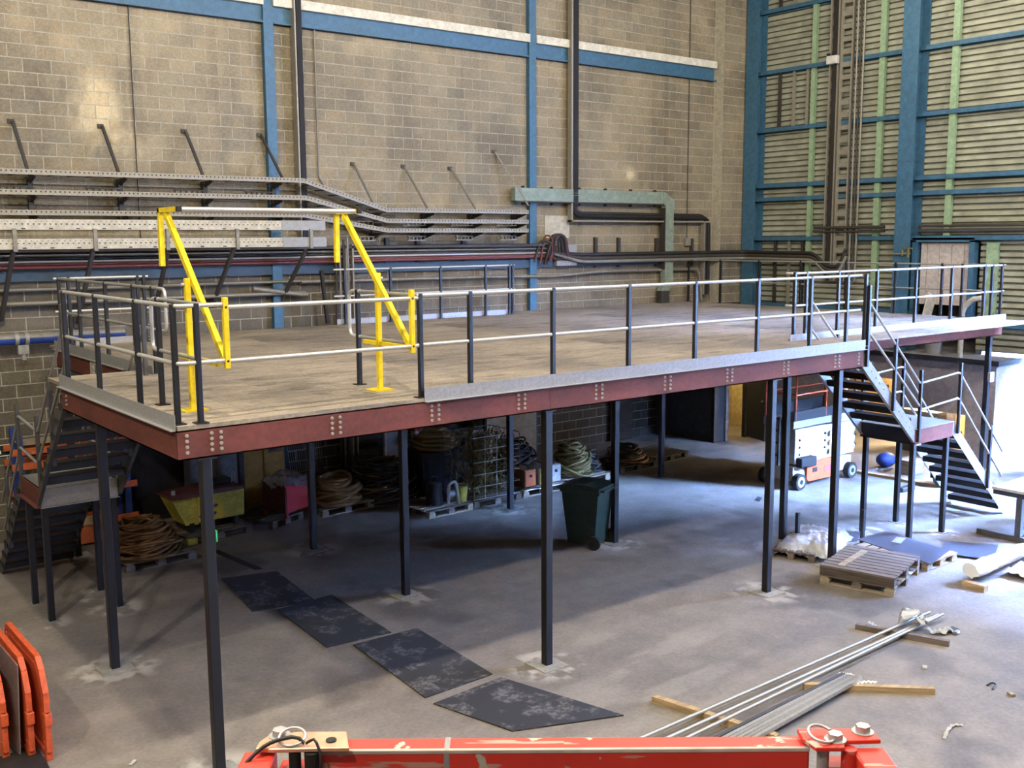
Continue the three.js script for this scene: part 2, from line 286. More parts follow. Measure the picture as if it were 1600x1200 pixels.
// steel on the walls
function iBeam(a, b, w, h, tf, tw, up) { const [m, L] = frameOf(V(a), V(b), up); const gs = [box(w, tf, L, 0, h / 2 - tf / 2, 0), box(w, tf, L, 0, -h / 2 + tf / 2, 0), box(tw, h - 2 * tf, L)]; return gs.map((g) => g.applyMatrix4(m)); }
single('steel_column', bx(colX[0] - 0.1, colX[0] + 0.1, 0, 12.1, WZ, -9.68), M.blue, 'blue steel column set flush in the block wall behind the raised gate', 'column');
single('steel_column', bx(colX[1] - 0.1, colX[1] + 0.1, 0, 12.1, WZ, -9.68), M.blue, 'blue steel column in the block wall between the two long rusty stays and the pale duct', 'column');
for (const [x0, x1, l] of [[-3, colX[0] - 0.1, 'blue wall beam crossing the top left corner of the block wall'], [colX[0] + 0.1, colX[1] - 0.1, 'blue wall beam spanning between the two blue columns high on the block wall'], [colX[1] + 0.1, 18.2, 'blue wall beam ending at the block pier beside the green cladding']]) {
  const t = thing('wall_beam', l, 'beam', [(x0 + x1) / 2, 9.14, WZ]);
  part(t, 'web', [bx(x0, x1, 9.14, 9.46, WZ, -9.74), bx(x0, x1, 9.14, 9.17, WZ, -9.66)], M.blue);
  part(t, 'ledge', bx(x0, x1, 9.46, 9.635, WZ, -9.64), M.ledge, { label: 'cream painted ledge along the top' });
}
for (const [x0, x1, l] of [[-2, colX[0] - 0.1, 'dark blue rail low on the wall left of the first blue column'], [colX[0] + 0.1, colX[1] - 0.1, 'dark blue rail low on the wall under the middle cable run'], [colX[1] + 0.1, 16.452, 'dark blue rail low on the wall behind the pale duct drop']])
  single('wall_rail', bx(x0, x1, 4.43, 4.62, WZ, -9.7), M.blueDark, l, 'beam');
{ // corner column and big column of the right-hand wall
  const I = (z0, z1, xf, xb) => [bx(xf, xf + 0.03, 2.42, 12.1, z0, z1), bx(xb - 0.03, xb, 2.42, 12.1, z0, z1), bx(xf + 0.03, xb - 0.03, 2.42, 12.1, (z0 + z1) / 2 - 0.012, (z0 + z1) / 2 + 0.012)];
  single('steel_column', I(-9.453, -9.064, 19.12, 19.5), M.blue, 'blue steel column in the corner where block wall meets green cladding', 'column');
  single('steel_column', I(-4.827, -4.417, 19.02, 19.48), M.blue, 'broad blue steel column standing before the green cladding', 'column');
}
const girtN = ['lowest', 'second from bottom', 'third', 'fourth', 'fifth'];
[[5.09, 'just over the grey curtain', 0], [6.12, 'lower of the close pair halfway up the cladding', 1], [6.47, 'upper of the close pair halfway up the cladding', 0], [7.91, 'across the cladding under the floodlight', 0], [9.39, 'across the cladding at the floodlight', 0], [10.93, 'at the top of the visible cladding', 0]].forEach(([y, w], i) => {
  single('cladding_rail', [bx(19.3, 19.48, y, y + 0.02, -9.2, -1.7), bx(19.3, 19.32, y - 0.08, y, -9.2, -1.7), bx(19.46, 19.48, y - 0.1, y, -9.2, -1.7)], M.blue, 'long blue horizontal rail ' + w, 'rail');
});
[[-7.5, 'next to the vertical cable trays', 0.06], [-5.56, 'left of the broad blue column', 0.075], [-3.72, 'right of the broad blue column', 0.075]].forEach(([z, w, r]) =>
  single('cladding_post', bx(19.36, 19.46, z === -3.72 ? 5.1 : 3.36, 12.1, z - r, z + r), M.mint, 'pale green vertical post on the cladding ' + w, 'post'));
[[9.4, 7.93, -8.55, 'upper'], [9.4, 7.93, -8.1, 'upper'], [12.1, 10.95, -8.6, 'top'], [12.1, 10.95, -8.15, 'top'], [5.09, 3.4, -8.55, 'bottom'], [5.09, 3.4, -8.1, 'bottom'], [5.09, 3.4, -7.68, 'bottom'], [9.4, 7.93, -7.68, 'upper']].forEach(([y1, y0, z, w], i) =>
  single('sheeting_strut', [bx(19.4, 19.47, y0 - 0.05, y1, z - 0.012, z + 0.012), bx(19.38, 19.4, y0 - 0.05, y1, z - 0.04, z + 0.04)], i % 2 ? M.tray : M.trayDark, 'short grey strut in the ' + w + ' row between rails, ' + (z < -8.3 ? 'farthest from' : z < -7.9 ? 'middle one by' : 'nearest to') + ' the green post', 'strut'));
// cable trays climbing the cladding
{
  const zt = [-6.796, -6.443];
  [[zt[0], 'narrow black cable tray climbing the cladding'], [zt[1], 'wider cable tray with rungs climbing the cladding']].forEach(([z, l], i) => {
    const w = i ? 0.17 : 0.13, t = thing('cable_tray', l, 'cable tray', [19.3, 4.0, z]);
    part(t, 'side_rail', bx(19.2, 19.3, 4.0, 12, z - w, z - w + 0.03), M.tray); part(t, 'side_rail', bx(19.2, 19.3, 4.0, 12, z + w - 0.03, z + w), M.tray);
    const gs = []; for (let y = 4.1; y < 12; y += 0.3) gs.push(bx(19.27, 19.29, y, y + 0.12, z - w, z + w)); part(t, 'rungs', gs, i ? M.tray : M.trayDark, { kind: 'stuff' });
    if (!i) part(t, 'cables', [bx(19.2, 19.26, 4, 12, z - 0.03, z + 0.1)], M.cable, { kind: 'stuff' });
  });
  const zc = -6.206;
  for (let i = 0; i < 4; i++) single('conduit_pipe', pipe([[19.25, 12, zc + i * 0.09 - 0.06], [19.25, 4.15 - i * 0.05, zc + i * 0.09 - 0.06], [19.25, 3.95 - i * 0.03, zc - 0.3 + i * 0.08]], 0.028, 6), i % 2 ? M.conduit : M.trayDark, ['first', 'second', 'third', 'last'][i] + ' of four vertical conduits right of the cladding cable trays', 'conduit');
  single('wall_pipe', [cyl([19.2, 5.32, -7.2], [19.2, 5.32, -5.2], 0.04, 8), cyl([19.2, 5.22, -7.2], [19.2, 5.22, -5.2], 0.03, 8)], M.trayDark, 'dark pipes along the cladding left of the broad blue column', 'pipe'); single('wall_pipe', [cyl([19.35, 5.22, -4.4], [19.35, 5.22, -1.7], 0.05, 8), cyl([19.35, 5.33, -4.4], [19.35, 5.33, -1.7], 0.03, 8)], M.trayDark, 'dark pipes along the cladding over the grey curtain', 'pipe');
  const f = thing('floodlight', 'small white floodlight box fixed on the cladding rail', 'floodlight', [19.1, 9.35, -6.75]);
  const fz = -6.75; part(f, 'housing', rbox(0.14, 0.2, 0.3, 0.02, 19.1, 9.38, fz), M.white); part(f, 'bracket', [bx(19.15, 19.4, 9.5, 9.54, fz - 0.05, fz + 0.05), bx(19.1, 19.14, 9.45, 9.55, fz - 0.18, fz - 0.1)], M.blackMatt);
}
{ // curtained opening
  const z0 = -4.42, z1 = -3.12;
  struct('trim_1', [bx(19.3, 19.5, 3.35, 5.0, z0 - 0.1, z0), bx(19.3, 19.5, 3.0, 5.0, z1, z1 + 0.12), bx(19.3, 19.5, 4.96, 5.06, z0 - 0.1, z1 + 0.12), bx(19.3, 19.5, 3.2, 3.36, -9.2, -4.4), bx(19.3, 19.5, 3.08, 3.2, z1, -1.7)], M.blue);
  const c = thing('strip_curtain', 'grey hanging sheet curtain closing the blue framed opening', 'curtain', [19.42, 3.5, (z0 + z1) / 2]);
  for (let i = 0; i < 8; i++) { const a = z0 + 0.07 + i * (z1 - z0 - 0.09) / 8, w = (z1 - z0 - 0.09) / 8; part(c, 'strip', box(0.006, 1.42, w - 0.004, 19.42 + (i % 2) * 0.012, 4.23, a + w / 2), M.render); }
  single('trim_strip', bx(19.36, 19.44, 3.2, 4.95, -2.748, -2.486), M.mint, 'pale green sheet strip right of the grey curtain frame', 'cladding strip');
  const v = thing('tap_pipe', 'brass tap with a short pipe on the broad blue column', 'tap', [18.98,4.699,-4.532]);
  const a = [18.95,4.682,-4.911], b = [18.95,4.701,-4.35]; part(v, 'pipe', cyl(a, b, 0.022), M.conduit); part(v, 'valve', [cyl([b[0], b[1] - 0.09, b[2] - 0.05], [b[0], b[1] + 0.12, b[2] - 0.05], 0.03, 8), cyl([b[0], b[1] - 0.05, b[2] - 0.2], [b[0], b[1] + 0.08, b[2] - 0.2], 0.03, 8), box(0.03, 0.03, 0.2, b[0], b[1] + 0.12, b[2] - 0.05)], M.brass);
}
// outer bay with the low room whose roof shows beyond the deck
const bayWall = mat([0.26, 0.25, 0.22], 0.85);
struct('wall_outer', [bx(24, 24.2, 0, 5.2, -10.2, -3), bx(19.8, 24.2, 5.2, 5.4, -10.2, -2.9), bx(19.8, 24.2, 2.4, 5.2, -3.1, -2.95)], bayWall);
struct('wall_annex', [bx(18.85, 19.0, 0, 2.25, -9.5, -5.9), bx(18.85, 19.0, 0, 2.25, -2.75, -2.1), bx(18.85, 19, 1.75, 2.25, -5.9, -4.6), bx(18.85, 19, 1.12, 2.25, -4.6, -2.75), bx(19.0, 24, 0, 2.25, -2.25, -2.1), bx(19.5, 19.65, 0, 2.2, -3.55, -3.4)], M.render);
struct('roof_annex', [bx(18.7, 24, 2.27, 2.4, -9.6, -2.0)], mat([0.34, 0.33, 0.34], 0.8));
struct('trim_2', [bx(18.67, 18.7, 2.3, 2.41, -9.6, -1.98), bx(18.67, 24, 2.3, 2.41, -2.0, -1.97)], M.blackMatt);
{
  const pw = thing('plywood_lining', 'orange brown plywood wall lining seen inside the low room', 'wall panel', [21, 0, -4.5]);
  for (let j = 0; j < 3; j++) for (let i = 0; i < 6; i++) part(pw, 'panel', bx(21, 21.02, 0.02 + j * 0.72, 0.72 + j * 0.72, -8.05 + i * 0.95, -7.11 + i * 0.95), M.ply);
  struct('wall_annex_inner', bx(21.02, 21.1, 0, 2.25, -9.5, -2.26), M.render);
  const l = thing('ceiling_lamp', 'round greenish ceiling lamp glowing in the low room', 'lamp', [20.2, 1.6, -3.9]);
  part(l, 'diffuser', new THREE.SphereGeometry(0.16, 16, 8).scale(1, 0.35, 1).translate(20.2, 1.72, -3.9), new THREE.MeshStandardMaterial({ color: 0xffffff, emissive: new THREE.Color(0.65, 1, 0.9), emissiveIntensity: 3 }));
  const p = new THREE.PointLight(new THREE.Color(1, 0.86, 0.6), 45, 0, 2); p.position.set(19.9, 1.5, -4.3); p.castShadow = true; p.shadow.radius = 6; scene.add(p);
}
{ // warm lit store room behind the deck
  const dk = mat([0.06, 0.055, 0.05], 0.8);
  struct('wall_store', [bx(16.42, 16.5, 0, 3.1, -9.8, -8.0), bx(16.42, 16.86, 0, 3.1, -8.05, -7.95), bx(17.6, 18.85, 0, 3.1, -8.05, -7.95), bx(16.86, 17.6, 2.3, 3.1, -8.05, -7.95)], dk);
  struct('ceiling_store', bx(16.42, 18.9, 2.75, 2.85, -9.8, -8.0), M.warmWall);
  struct('wall_store_inner', [bx(16.5, 18.85, 0, 2.75, -9.5, -9.42), bx(18.8, 18.85, 0, 2.75, -9.5, -8.05)], M.warmWall);
  struct('trim_3', [bx(16.80, 16.9, 0, 2.35, -8.1, -7.9)], M.woodPale);
  single('skirting_board', bx(16.5, 17.6, 0, 0.1, -9.42, -9.4), M.blackMatt, 'black skirting strip in the warm lit room', 'skirting');
  const t = thing('side_table', 'small white table in the warm lit doorway', 'table', [17.55, 0, -9.1]);
  part(t, 'table_top', bx(17.3, 17.8, 0.7, 0.76, -9.35, -8.85), M.white); for (const [a, b] of [[17.34, -9.3], [17.76, -9.3], [17.34, -8.9], [17.76, -8.9]]) part(t, 'leg', bx(a - 0.02, a + 0.02, 0, 0.7, b - 0.02, b + 0.02), M.white);
  const lm = thing('ceiling_lamp', 'warm ceiling lamp in the lit store room behind the deck', 'lamp', [17.6, 2.7, -8.8]);
  part(lm, 'diffuser', bx(17.3, 17.9, 2.7, 2.74, -8.9, -8.7), new THREE.MeshStandardMaterial({ color: 0xffffff, emissive: new THREE.Color(1, 0.8, 0.45), emissiveIntensity: 3 }));
  const p = new THREE.PointLight(new THREE.Color(1, 0.78, 0.38), 8, 0, 2); p.position.set(17.6, 2.6, -8.8); p.castShadow = true; p.shadow.radius = 5; scene.add(p);
  const d = thing('door_leaf', 'open dark door leaf beside the warm lit doorway', 'door', [17.4, 0, -7.6]);
  part(d, 'panel', bar([17.62, 1.2, -7.9], [17.35, 1.2, -7.1], 0.05, 2.3), M.blackMatt); part(d, 'handle', cyl([17.3, 1.05, -7.2], [17.42, 1.05, -7.2], 0.02), M.galvDull);
  const b = thing('door_leaf', 'brown door with a paper notice on the back wall', 'door', [14.95, 0, -9.7]);
  part(b, 'panel', bx(14.55, 15.3, 0.02, 2.15, -9.76, -9.7), M.woodDark); part(b, 'notice', bx(14.78, 15.02, 1.5, 1.75, -9.7, -9.695), M.white); part(b, 'handle', cyl([14.65, 1.0, -9.7], [14.65, 1.0, -9.62], 0.02), M.galvDull);
}
// high-bay lamps
{
  const hb = new THREE.CylinderGeometry(0.10, 0.26, 0.34, 20, 1, true), dc = new THREE.CylinderGeometry(0.2, 0.2, 0.02, 20);
  const glow = new THREE.MeshStandardMaterial({ color: 0xffffff, emissive: LAMP_COLOR, emissiveIntensity: 6 });
  LAMP_Z.forEach((z, j) => LAMP_X.forEach((x, i) => {
    const t = thing('high_bay_lamp', 'high bay lamp hanging from the roof, ' + ['row before the deck', 'row above the camera', 'row above the deck'][j] + ', ' + ['fifth', 'fourth', 'third', 'second', 'first'][i] + ' from the cladding', 'lamp', [x, LAMP_Y, z]);
    part(t, 'shade', hb.clone().translate(x, LAMP_Y + 0.2, z), M.galvDull); part(t, 'hanger', bx(x - 0.01, x + 0.01, LAMP_Y + 0.37, 12.2, z - 0.01, z + 0.01), M.blackMatt); part(t, 'lamp_glass', dc.clone().translate(x, LAMP_Y + 0.06, z), glow);
    const s = new THREE.PointLight(LAMP_COLOR, LAMP_CD[j] * LAMP_XW[i], 0, 2); s.position.set(x, LAMP_Y - 0.12, z); s.castShadow = true; s.shadow.radius = 9; scene.add(s);
  }));
}
// ---------- the mezzanine ----------
const XE = 17.3, Hd = 3.437, HB = 0.275, BT = Hd - 0.04;     // deck top, beam depth, beam top
{
  const t = thing('mezzanine_deck', 'large raised deck of brown boards on red primed steel beams', 'mezzanine', [9, Hd - HB, -4.5]);
  // boards 2.4 m long in staggered rows, cut to the outline of the deck
  const inside = (x0, x1, z0, z1) => {
    if (z0 > -1.24) x1 = Math.min(x1, 10.62); if (z1 < -3.75) x0 = Math.max(x0, 1.12);
    if (z1 < -8.3) x0 = Math.max(x0, 2.9); if (z1 < -9.14) x0 = Math.max(x0, 10.9); return [x0, x1];
  };
  const rows = [0, -0.62, -1.25]; for (let z = -1.87; z > -3.7; z -= 0.625) rows.push(z); rows.push(-3.75); for (let z = -4.4; z > -8.2; z -= 0.65) rows.push(z); rows.push(-8.3, -8.72, -9.15, -9.72);
  for (let k = 0; k < rows.length - 1; k++) for (let x = -(k % 2) * 1.2; x < XE; x += 2.4) {
    const [a, b] = inside(Math.max(x, 0.01), Math.min(x + 2.4, XE), rows[k + 1], rows[k]); if (b - a < 0.05) continue;
    part(t, 'deck_board', bx(a + 0.0015, b - 0.0015, BT, Hd - rr(0, 0.0015), rows[k + 1] + 0.0015, rows[k] - 0.0015), M.deck);
  }
  // edge beams: channels with the flat web outwards
  const chan = (x0, z0, x1, z1, inx, inz) => {       // from corner to corner, flanges pointing inwards
    const W = 0.09, dx = inx * W, dz = inz * W, th = 0.012;
    const slab = (y0, y1, w) => bx(Math.min(x0, x1, x0 + inx * w), Math.max(x0, x1, x0 + inx * w), y0, y1, Math.min(z0, z1, z0 + inz * w), Math.max(z0, z1, z0 + inz * w));
    return [slab(BT - HB, BT, th), slab(BT - HB, BT - HB + 0.014, W), slab(BT - 0.014, BT, W)];
  };
  const B = (x0, z0, x1, z1, ix, iz) => part(t, 'beam', chan(x0, z0, x1, z1, ix, iz), M.primer);
  const bf = B(0, 0, 4.39, 0, 0, -1), bf2 = B(4.395, 0, 10.62, 0, 0, -1), bl = B(0, -0.002, 0, -3.75, 1, 0), bn = B(1.12, -3.75, 1.12, -8.3, 1, 0);
  B(1.12, -3.76, 0, -3.76, 0, 1); B(1.12, -8.3, 2.9, -8.3, 0, 1); B(2.9, -9.14, 10.9, -9.14, 0, 1); B(10.9, -9.7, XE, -9.7, 0, 1);
  const bs = B(10.64, -1.25, XE, -1.25, 0, -1); B(XE, -1.25, XE, -9.7, -1, 0); B(10.63, 0, 10.63, -1.25, -1, 0);
  // inner beams and joists, dark in the shade
  const I2 = (x0, z0, x1, z1) => { const L = Math.hypot(x1 - x0, z1 - z0); const [m] = frameOf(V([x0, BT - HB / 2, z0]), V([x1, BT - HB / 2, z1])); return [box(0.1, 0.012, L, 0, HB / 2 - 0.006, 0), box(0.1, 0.012, L, 0, -HB / 2 + 0.006, 0), box(0.01, HB - 0.03, L)].map((g) => g.applyMatrix4(m)); };
  for (const z of [-3.24, -6.1]) part(t, 'beam', I2(z === -3.24 ? 0.02 : 1.15, z, XE - 0.02, z), M.primer);
  const clusters = [];
  for (const px of [[525,655],[680,638],[815,622],[935,605],[1043,592],[1140,578],[1228,566],[1308,556]]) clusters.push(px);
  const xs = [0.369, 1.609, 2.794, 3.97, 5.161, 6.343, 7.538, 8.742, 9.952];
  xs.forEach((x) => part(t, 'joist', I2(x, -0.1, x, x > 1.2 ? -9.0 : -3.7), M.primer)); for (const x of [11.9, 13.1, 14.3, 15.5, 16.7]) part(t, 'joist', I2(x, -1.3, x, -9.6), M.primer);
  const rows4 = (x, w) => { const a = []; for (let k = 0; k < 4; k++) for (const s of w) a.push([x + s, BT - 0.052 - k * 0.052, 0.001]); return a; };
  bolts(bf, [...rows4(0.09, [0]), ...rows4(xs[0], [-0.045, 0.045]), ...rows4(xs[1], [-0.045, 0.045]), ...rows4(xs[2], [-0.045, 0.045]), ...rows4(xs[3], [-0.045, 0.045])], 'z', M.bolt, 0.012, 0.016);
  bolts(bf2, [...xs.slice(4).flatMap((x) => rows4(x, [-0.05, 0.05])), ...rows4(10.5, [0])], 'z', M.bolt, 0.012, 0.016);
  bolts(bl, [[-0.001, BT - 0.09, -3.55], [-0.001, BT - 0.14, -3.55], [-0.001, BT - 0.19, -3.55]], '-x', M.bolt, 0.012, 0.016);
  bolts(bs, rows4(11.15, [-0.05, 0.05]).map((s) => [s[0], s[1], -1.249]), 'z', M.bolt, 0.012, 0.016);
  part(bn, 'label', plate(0.30, 0.2, 0.004, [1.117, BT - 0.13, -6.35], Math.PI / 2), print(120, 90, (c, w, h) => { c.fillStyle = '#cfcac2'; c.fillRect(0, 0, w, h); c.fillStyle = '#55504a'; for (let y = 14; y < 80; y += 12) c.fillRect(8, y, 30 + (y * 7) % 60, 5); c.fillRect(88, 12, 22, 60); }), { uv: true, label: 'white printed label' });
}
// columns under the deck
const colTop = BT - HB;
function column(x, z, label, h = colTop, y0 = 0) {
  const t = thing('steel_column', label, 'column', [x, y0, z]);
  part(t, 'shaft', [rbox(0.1, h - 0.012, 0.1, 0.008, x, y0 + 0.012 + (h - 0.012) / 2, z)], M.black);
  const bp = part(t, 'base_plate', bx(x - 0.19, x + 0.19, 0.001, 0.012, z - 0.19, z + 0.19), M.plateGrey);
  part(t, 'cap_plate', bx(x - 0.09, x + 0.09, h - 0.012, h, z - 0.09, z + 0.09), M.black);
  bolts(bp, [[x - 0.15, 0.012, z + 0.15], [x + 0.15, 0.012, z + 0.15], [x + 0.15, 0.012, z - 0.15], [x - 0.15, 0.012, z - 0.15]], 'y', M.bolt, 0.01, 0.014);
  return t;
}
[[0.27, -0.06, 'black steel column at the near left corner of the deck, cut by the picture edge'], [4.39, -0.06, 'black steel column at the middle of the front edge, left of the wheeled bin'], [8.53, -0.06, 'black steel column on the front edge between the bin and the top pallet'], [10.3, -0.2, 'black steel column beside the weathered pallet under the front end of the stairs'],
 [0.27, -3.24, 'black steel column under the left edge, with white dust around its foot'], [4.39, -3.24, 'black steel column between the rubber mats and the bin, second row'], [8.53, -3.24, 'black steel column touching the right side of the green bin'],
 [4.39, -6.1, 'black steel column right of the red box, third row'], [8.53, -6.1, 'black steel column beside the wire cage of brass scrap'], [12.72, -6.2, 'black steel column standing alone in the dark third row'],
 [10.52, -1.31, 'black steel column at the inner corner next to the plastic wrapped bundle'], [1.22, -8.2, 'black steel column at the left far corner beside the copper coil'], [4.39, -8.95, 'black steel column by the back wall behind the red box'], [XE - 0.2, -1.4, 'black steel column at the far right corner of the deck']].forEach((a) => column(...a));
single('green_tag', bx(0.322, 0.336, 2.31, 2.415, -0.07, 0.0), mat([0.05, 0.55, 0.2], 0.5), 'bright green tag stuck on the near left deck column', 'tag');

// ---------- guard rails ----------
const RH = 1.1, KH = 0.56, TR = 0.021;
function post(t, x, y, z, h = RH, face = 'z') {
  const p = part(t, 'post', rbox(0.05, h, 0.05, 0.006, x, y + h / 2, z), M.black);
  part(p, 'base_plate', bx(x - 0.06, x + 0.06, y, y + 0.01, z - 0.06, z + 0.06), M.black); return p;
}
function toe(t, a, b, y, out, m = M.galv) {           // upright board with a small foot turned outwards
  const ux = out[0], uz = out[1];
  const s = (y0, y1, w0, w1) => bx(Math.min(a[0], b[0]) + (ux ? Math.min(ux * w0, ux * w1) : 0), Math.max(a[0], b[0]) + (ux ? Math.max(ux * w0, ux * w1) : 0), y0, y1, Math.min(a[1], b[1]) + (uz ? Math.min(uz * w0, uz * w1) : 0), Math.max(a[1], b[1]) + (uz ? Math.max(uz * w0, uz * w1) : 0));
  return part(t, 'toe_board', [s(y - 0.035, y + 0.105, 0, 0.006), s(y - 0.043, y - 0.035, 0, 0.05)], m);
}
const frontPosts = [0.252, 2.66, 3.304, 4.486, 5.706, 6.906, 8.167, 9.353, 10.238, 10.71];
{
  const t = thing('guard_rail', 'long front guard rail of black posts and galvanised tubes right of the yellow gate', 'railing', [6.6, Hd, -0.06]);
  frontPosts.slice(1).forEach((x) => post(t, x, Hd, -0.06));
  for (const h of [RH - 0.02, KH]) { const r = part(t, h > 1 ? 'top_rail' : 'knee_rail', cyl([2.62, Hd + h, -0.06], [10.58, Hd + h, -0.06], TR, 10), M.tubeRail); }
  toe(t, [2.66, 0.0], [10.66, 0.0], Hd, [0, 1]);
}
{
  const t = thing('guard_rail', 'left guard rail running back from the near corner of the deck', 'railing', [0.06, Hd, -1.9]);
  const zl = [-0.75, -1.85, -2.85, -3.68]; for (const z of [-0.118, -1.122, -2.431, -3.646]) post(t, 0.06, Hd, z);
  post(t, frontPosts[0], Hd, -0.06);
  for (const h of [RH - 0.02, KH]) part(t, h > 1 ? 'top_rail' : 'knee_rail', pipe([[0.5, Hd + h, -0.06], [0.06, Hd + h, -0.06], [0.06, Hd + h, -3.72]], TR, 10, 0.1), M.tubeRail);
  toe(t, [0.0, -0.02], [0.0, -3.8], Hd, [-1, 0]);
}
{
  const t = thing('guard_rail', 'guard rail along the stair notch in the left part of the deck', 'railing', [1.2, Hd, -6]);
  for (const z of [-3.947, -4.681, -5.856, -7.168, -8.22]) post(t, 1.2, Hd, z);
  for (const h of [RH - 0.02, KH]) part(t, h > 1 ? 'top_rail' : 'knee_rail', cyl([1.2, Hd + h, -3.7], [1.2, Hd + h, -8.24], TR, 10), M.galvDull);
  part(t, 'end_loop', pipe([[1.2, Hd + RH - 0.02, -3.72], [1.2, Hd + RH - 0.02, -3.5], [1.2, Hd + KH, -3.5], [1.2, Hd + KH, -3.72]], TR, 8, 0.12), M.tubeRail);
  toe(t, [1.12, -3.82], [1.12, -8.38], Hd, [-1, 0], M.galvDull);
}
{
  const t = thing('guard_rail', 'short bright topped guard rail at the far left end of the deck', 'railing', [1.95, Hd, -8.2]);
  for (const x of [1.348, 2.434, 2.539]) post(t, x, Hd, -8.24);
  for (const h of [RH - 0.02, KH]) part(t, h > 1 ? 'top_rail' : 'knee_rail', cyl([1.127, Hd + h, -8.24], [2.613, Hd + h, -8.24], TR, 10), M.tubeRail);
  toe(t, [1.424, -8.3], [2.402, -8.3], Hd, [0, -1]);
}
{
  const t = thing('guard_rail', 'guard rail on the far edge of the deck before the cable bundles', 'railing', [8.4, Hd, -9.1]);
  for (const px of [6.758, 7.801, 9.024, 10.199, 10.851, 10.941]) post(t, px, Hd, -9.08);
  for (const h of [RH - 0.02, KH]) part(t, h > 1 ? 'top_rail' : 'knee_rail', cyl([6.512, Hd + h, -9.08], [11, Hd + h, -9.08], TR, 10), M.tubeRail);
  toe(t, [6.591, -9.13], [10.96, -9.13], Hd, [0, -1]);
}
{
  const t = thing('guard_rail', 'guard rail of black posts across the right hand end of the deck', 'railing', [(XE - 0.08), Hd, -5.5]);
  for (const z of [-9.62, -8.54, -7.318, -6.09, -4.864, -3.623, -2.546, -2.1]) post(t, (XE - 0.08), Hd, z);
  for (const h of [RH - 0.02, KH]) part(t, h > 1 ? 'top_rail' : 'knee_rail', cyl([(XE - 0.08), Hd + h, -9.64], [(XE - 0.08), Hd + h, -1.35], TR * 0.8, 8), M.galvDull);
}
{
  const t = thing('guard_rail', 'sunlit guard rail above the right hand stair notch', 'railing', [14.5, Hd, -1.31]);
  for (const px of [10.638, 10.94, 11.817, 12.936, 14.176, 15.404, 16.609, 16.9, 17.28]) post(t, px, Hd, -1.31);
  for (const h of [RH - 0.02, KH]) { part(t, h > 1 ? 'top_rail' : 'knee_rail', cyl([10.96, Hd + h, -1.31], [17.394, Hd + h, -1.31], TR, 10), M.tubeRail); part(t, 'end_loop', pipe([[10.95, Hd + h, -1.31], [10.62, Hd + h, -1.31], [10.62, Hd + h, -1.46]], TR, 8, 0.08), M.tubeRail); }
  toe(t, [10.482, -1.25], [17.424, -1.25], Hd, [0, 1]);
}
// ---------- the yellow up-and-over gate ----------
{
  const xl = 0.53, xr = 2.56, t = thing('pallet_gate', 'yellow up and over pallet gate, its rear rail swung up above the deck', 'gate', [1.55, Hd, -0.8]);
  for (const x of [xl, xr]) {
    const s = x === xl ? -1 : 1, p = x + s * 0.055;
    const ps = part(t, 'pivot_post', rbox(0.055, 1.3, 0.055, 0.006, p, Hd + 0.65, -0.83), M.yellow); part(ps, 'base_plate', bx(p - 0.12, p + 0.12, Hd, Hd + 0.012, -0.95, -0.71), M.yellow); part(ps, 'pivot_pin', cyl([p - 0.06, Hd + 1.24, -0.83], [p + 0.06, Hd + 1.24, -0.83], 0.016, 8), M.bolt);
    part(ps, 'stop_bar', bx(p - 0.02, p + 0.02, Hd + 0.5, Hd + 0.545, -1.15, -0.12), M.yellow);
    const fu = part(t, 'front_upright', rbox(0.05, 0.66, 0.05, 0.005, x, 4.25, -0.06), M.yellow); for (const h of [4.49, 3.99]) part(fu, 'hole', cyl([x, h, -0.04], [x, h, -0.033], 0.012, 10), M.blackMatt);
    part(t, 'swing_arm', bar([x, 3.99, -0.1], [x, 5.37, -1.45], 0.05, 0.06), M.yellow);
    part(t, 'rear_upright', bar([x, 5.43, -1.62], [x, 4.84, -1.64], 0.05, 0.05, [0, 0, 1]), M.yellow);
    part(t, 'rear_arm', bx(x - 0.025, x + 0.025, 5.385, 5.435, -1.645, -1.12), M.yellow);
    part(t, 'end_cap', rbox(0.052, 0.052, 0.04, 0.004, x, 5.41, -1.1), M.blackMatt);
  }
  for (const h of [4.49, 3.99]) part(t, h > 4.2 ? 'front_top_rail' : 'front_knee_rail', cyl([xl, h, -0.06], [xr + 0.09, h, -0.06], TR, 10), M.tubeRail);
  for (const z of [-1.6, -1.16]) part(t, 'rear_rail', cyl([xl, 5.41, z], [xr + (z > -1.3 ? 0.02 : 0), 5.41, z], 0.024, 10), M.tubeRail);
}
[['left', 0.36, frontPosts[0]], ['right', 2.66, 2.66]].forEach(([w, x, xf]) => {
  const t = thing('side_rail', 'short black and grey side rail at the ' + w + ' of the yellow gate', 'railing', [x, Hd, -0.8]);
  post(t, x, Hd, -1.36);
  for (const h of [RH - 0.02, KH]) part(t, h > 1 ? 'top_rail' : 'knee_rail', cyl([x, Hd + h, -0.08], [x, Hd + h, -1.34], TR * 0.9, 8), M.galvDull);
  part(t, 'end_loop', pipe([[x, Hd + RH - 0.02, -1.3], [x, Hd + RH - 0.02, -1.56], [x, Hd + KH, -1.56], [x, Hd + KH, -1.3]], TR, 8, 0.1), M.tubeRail);
});
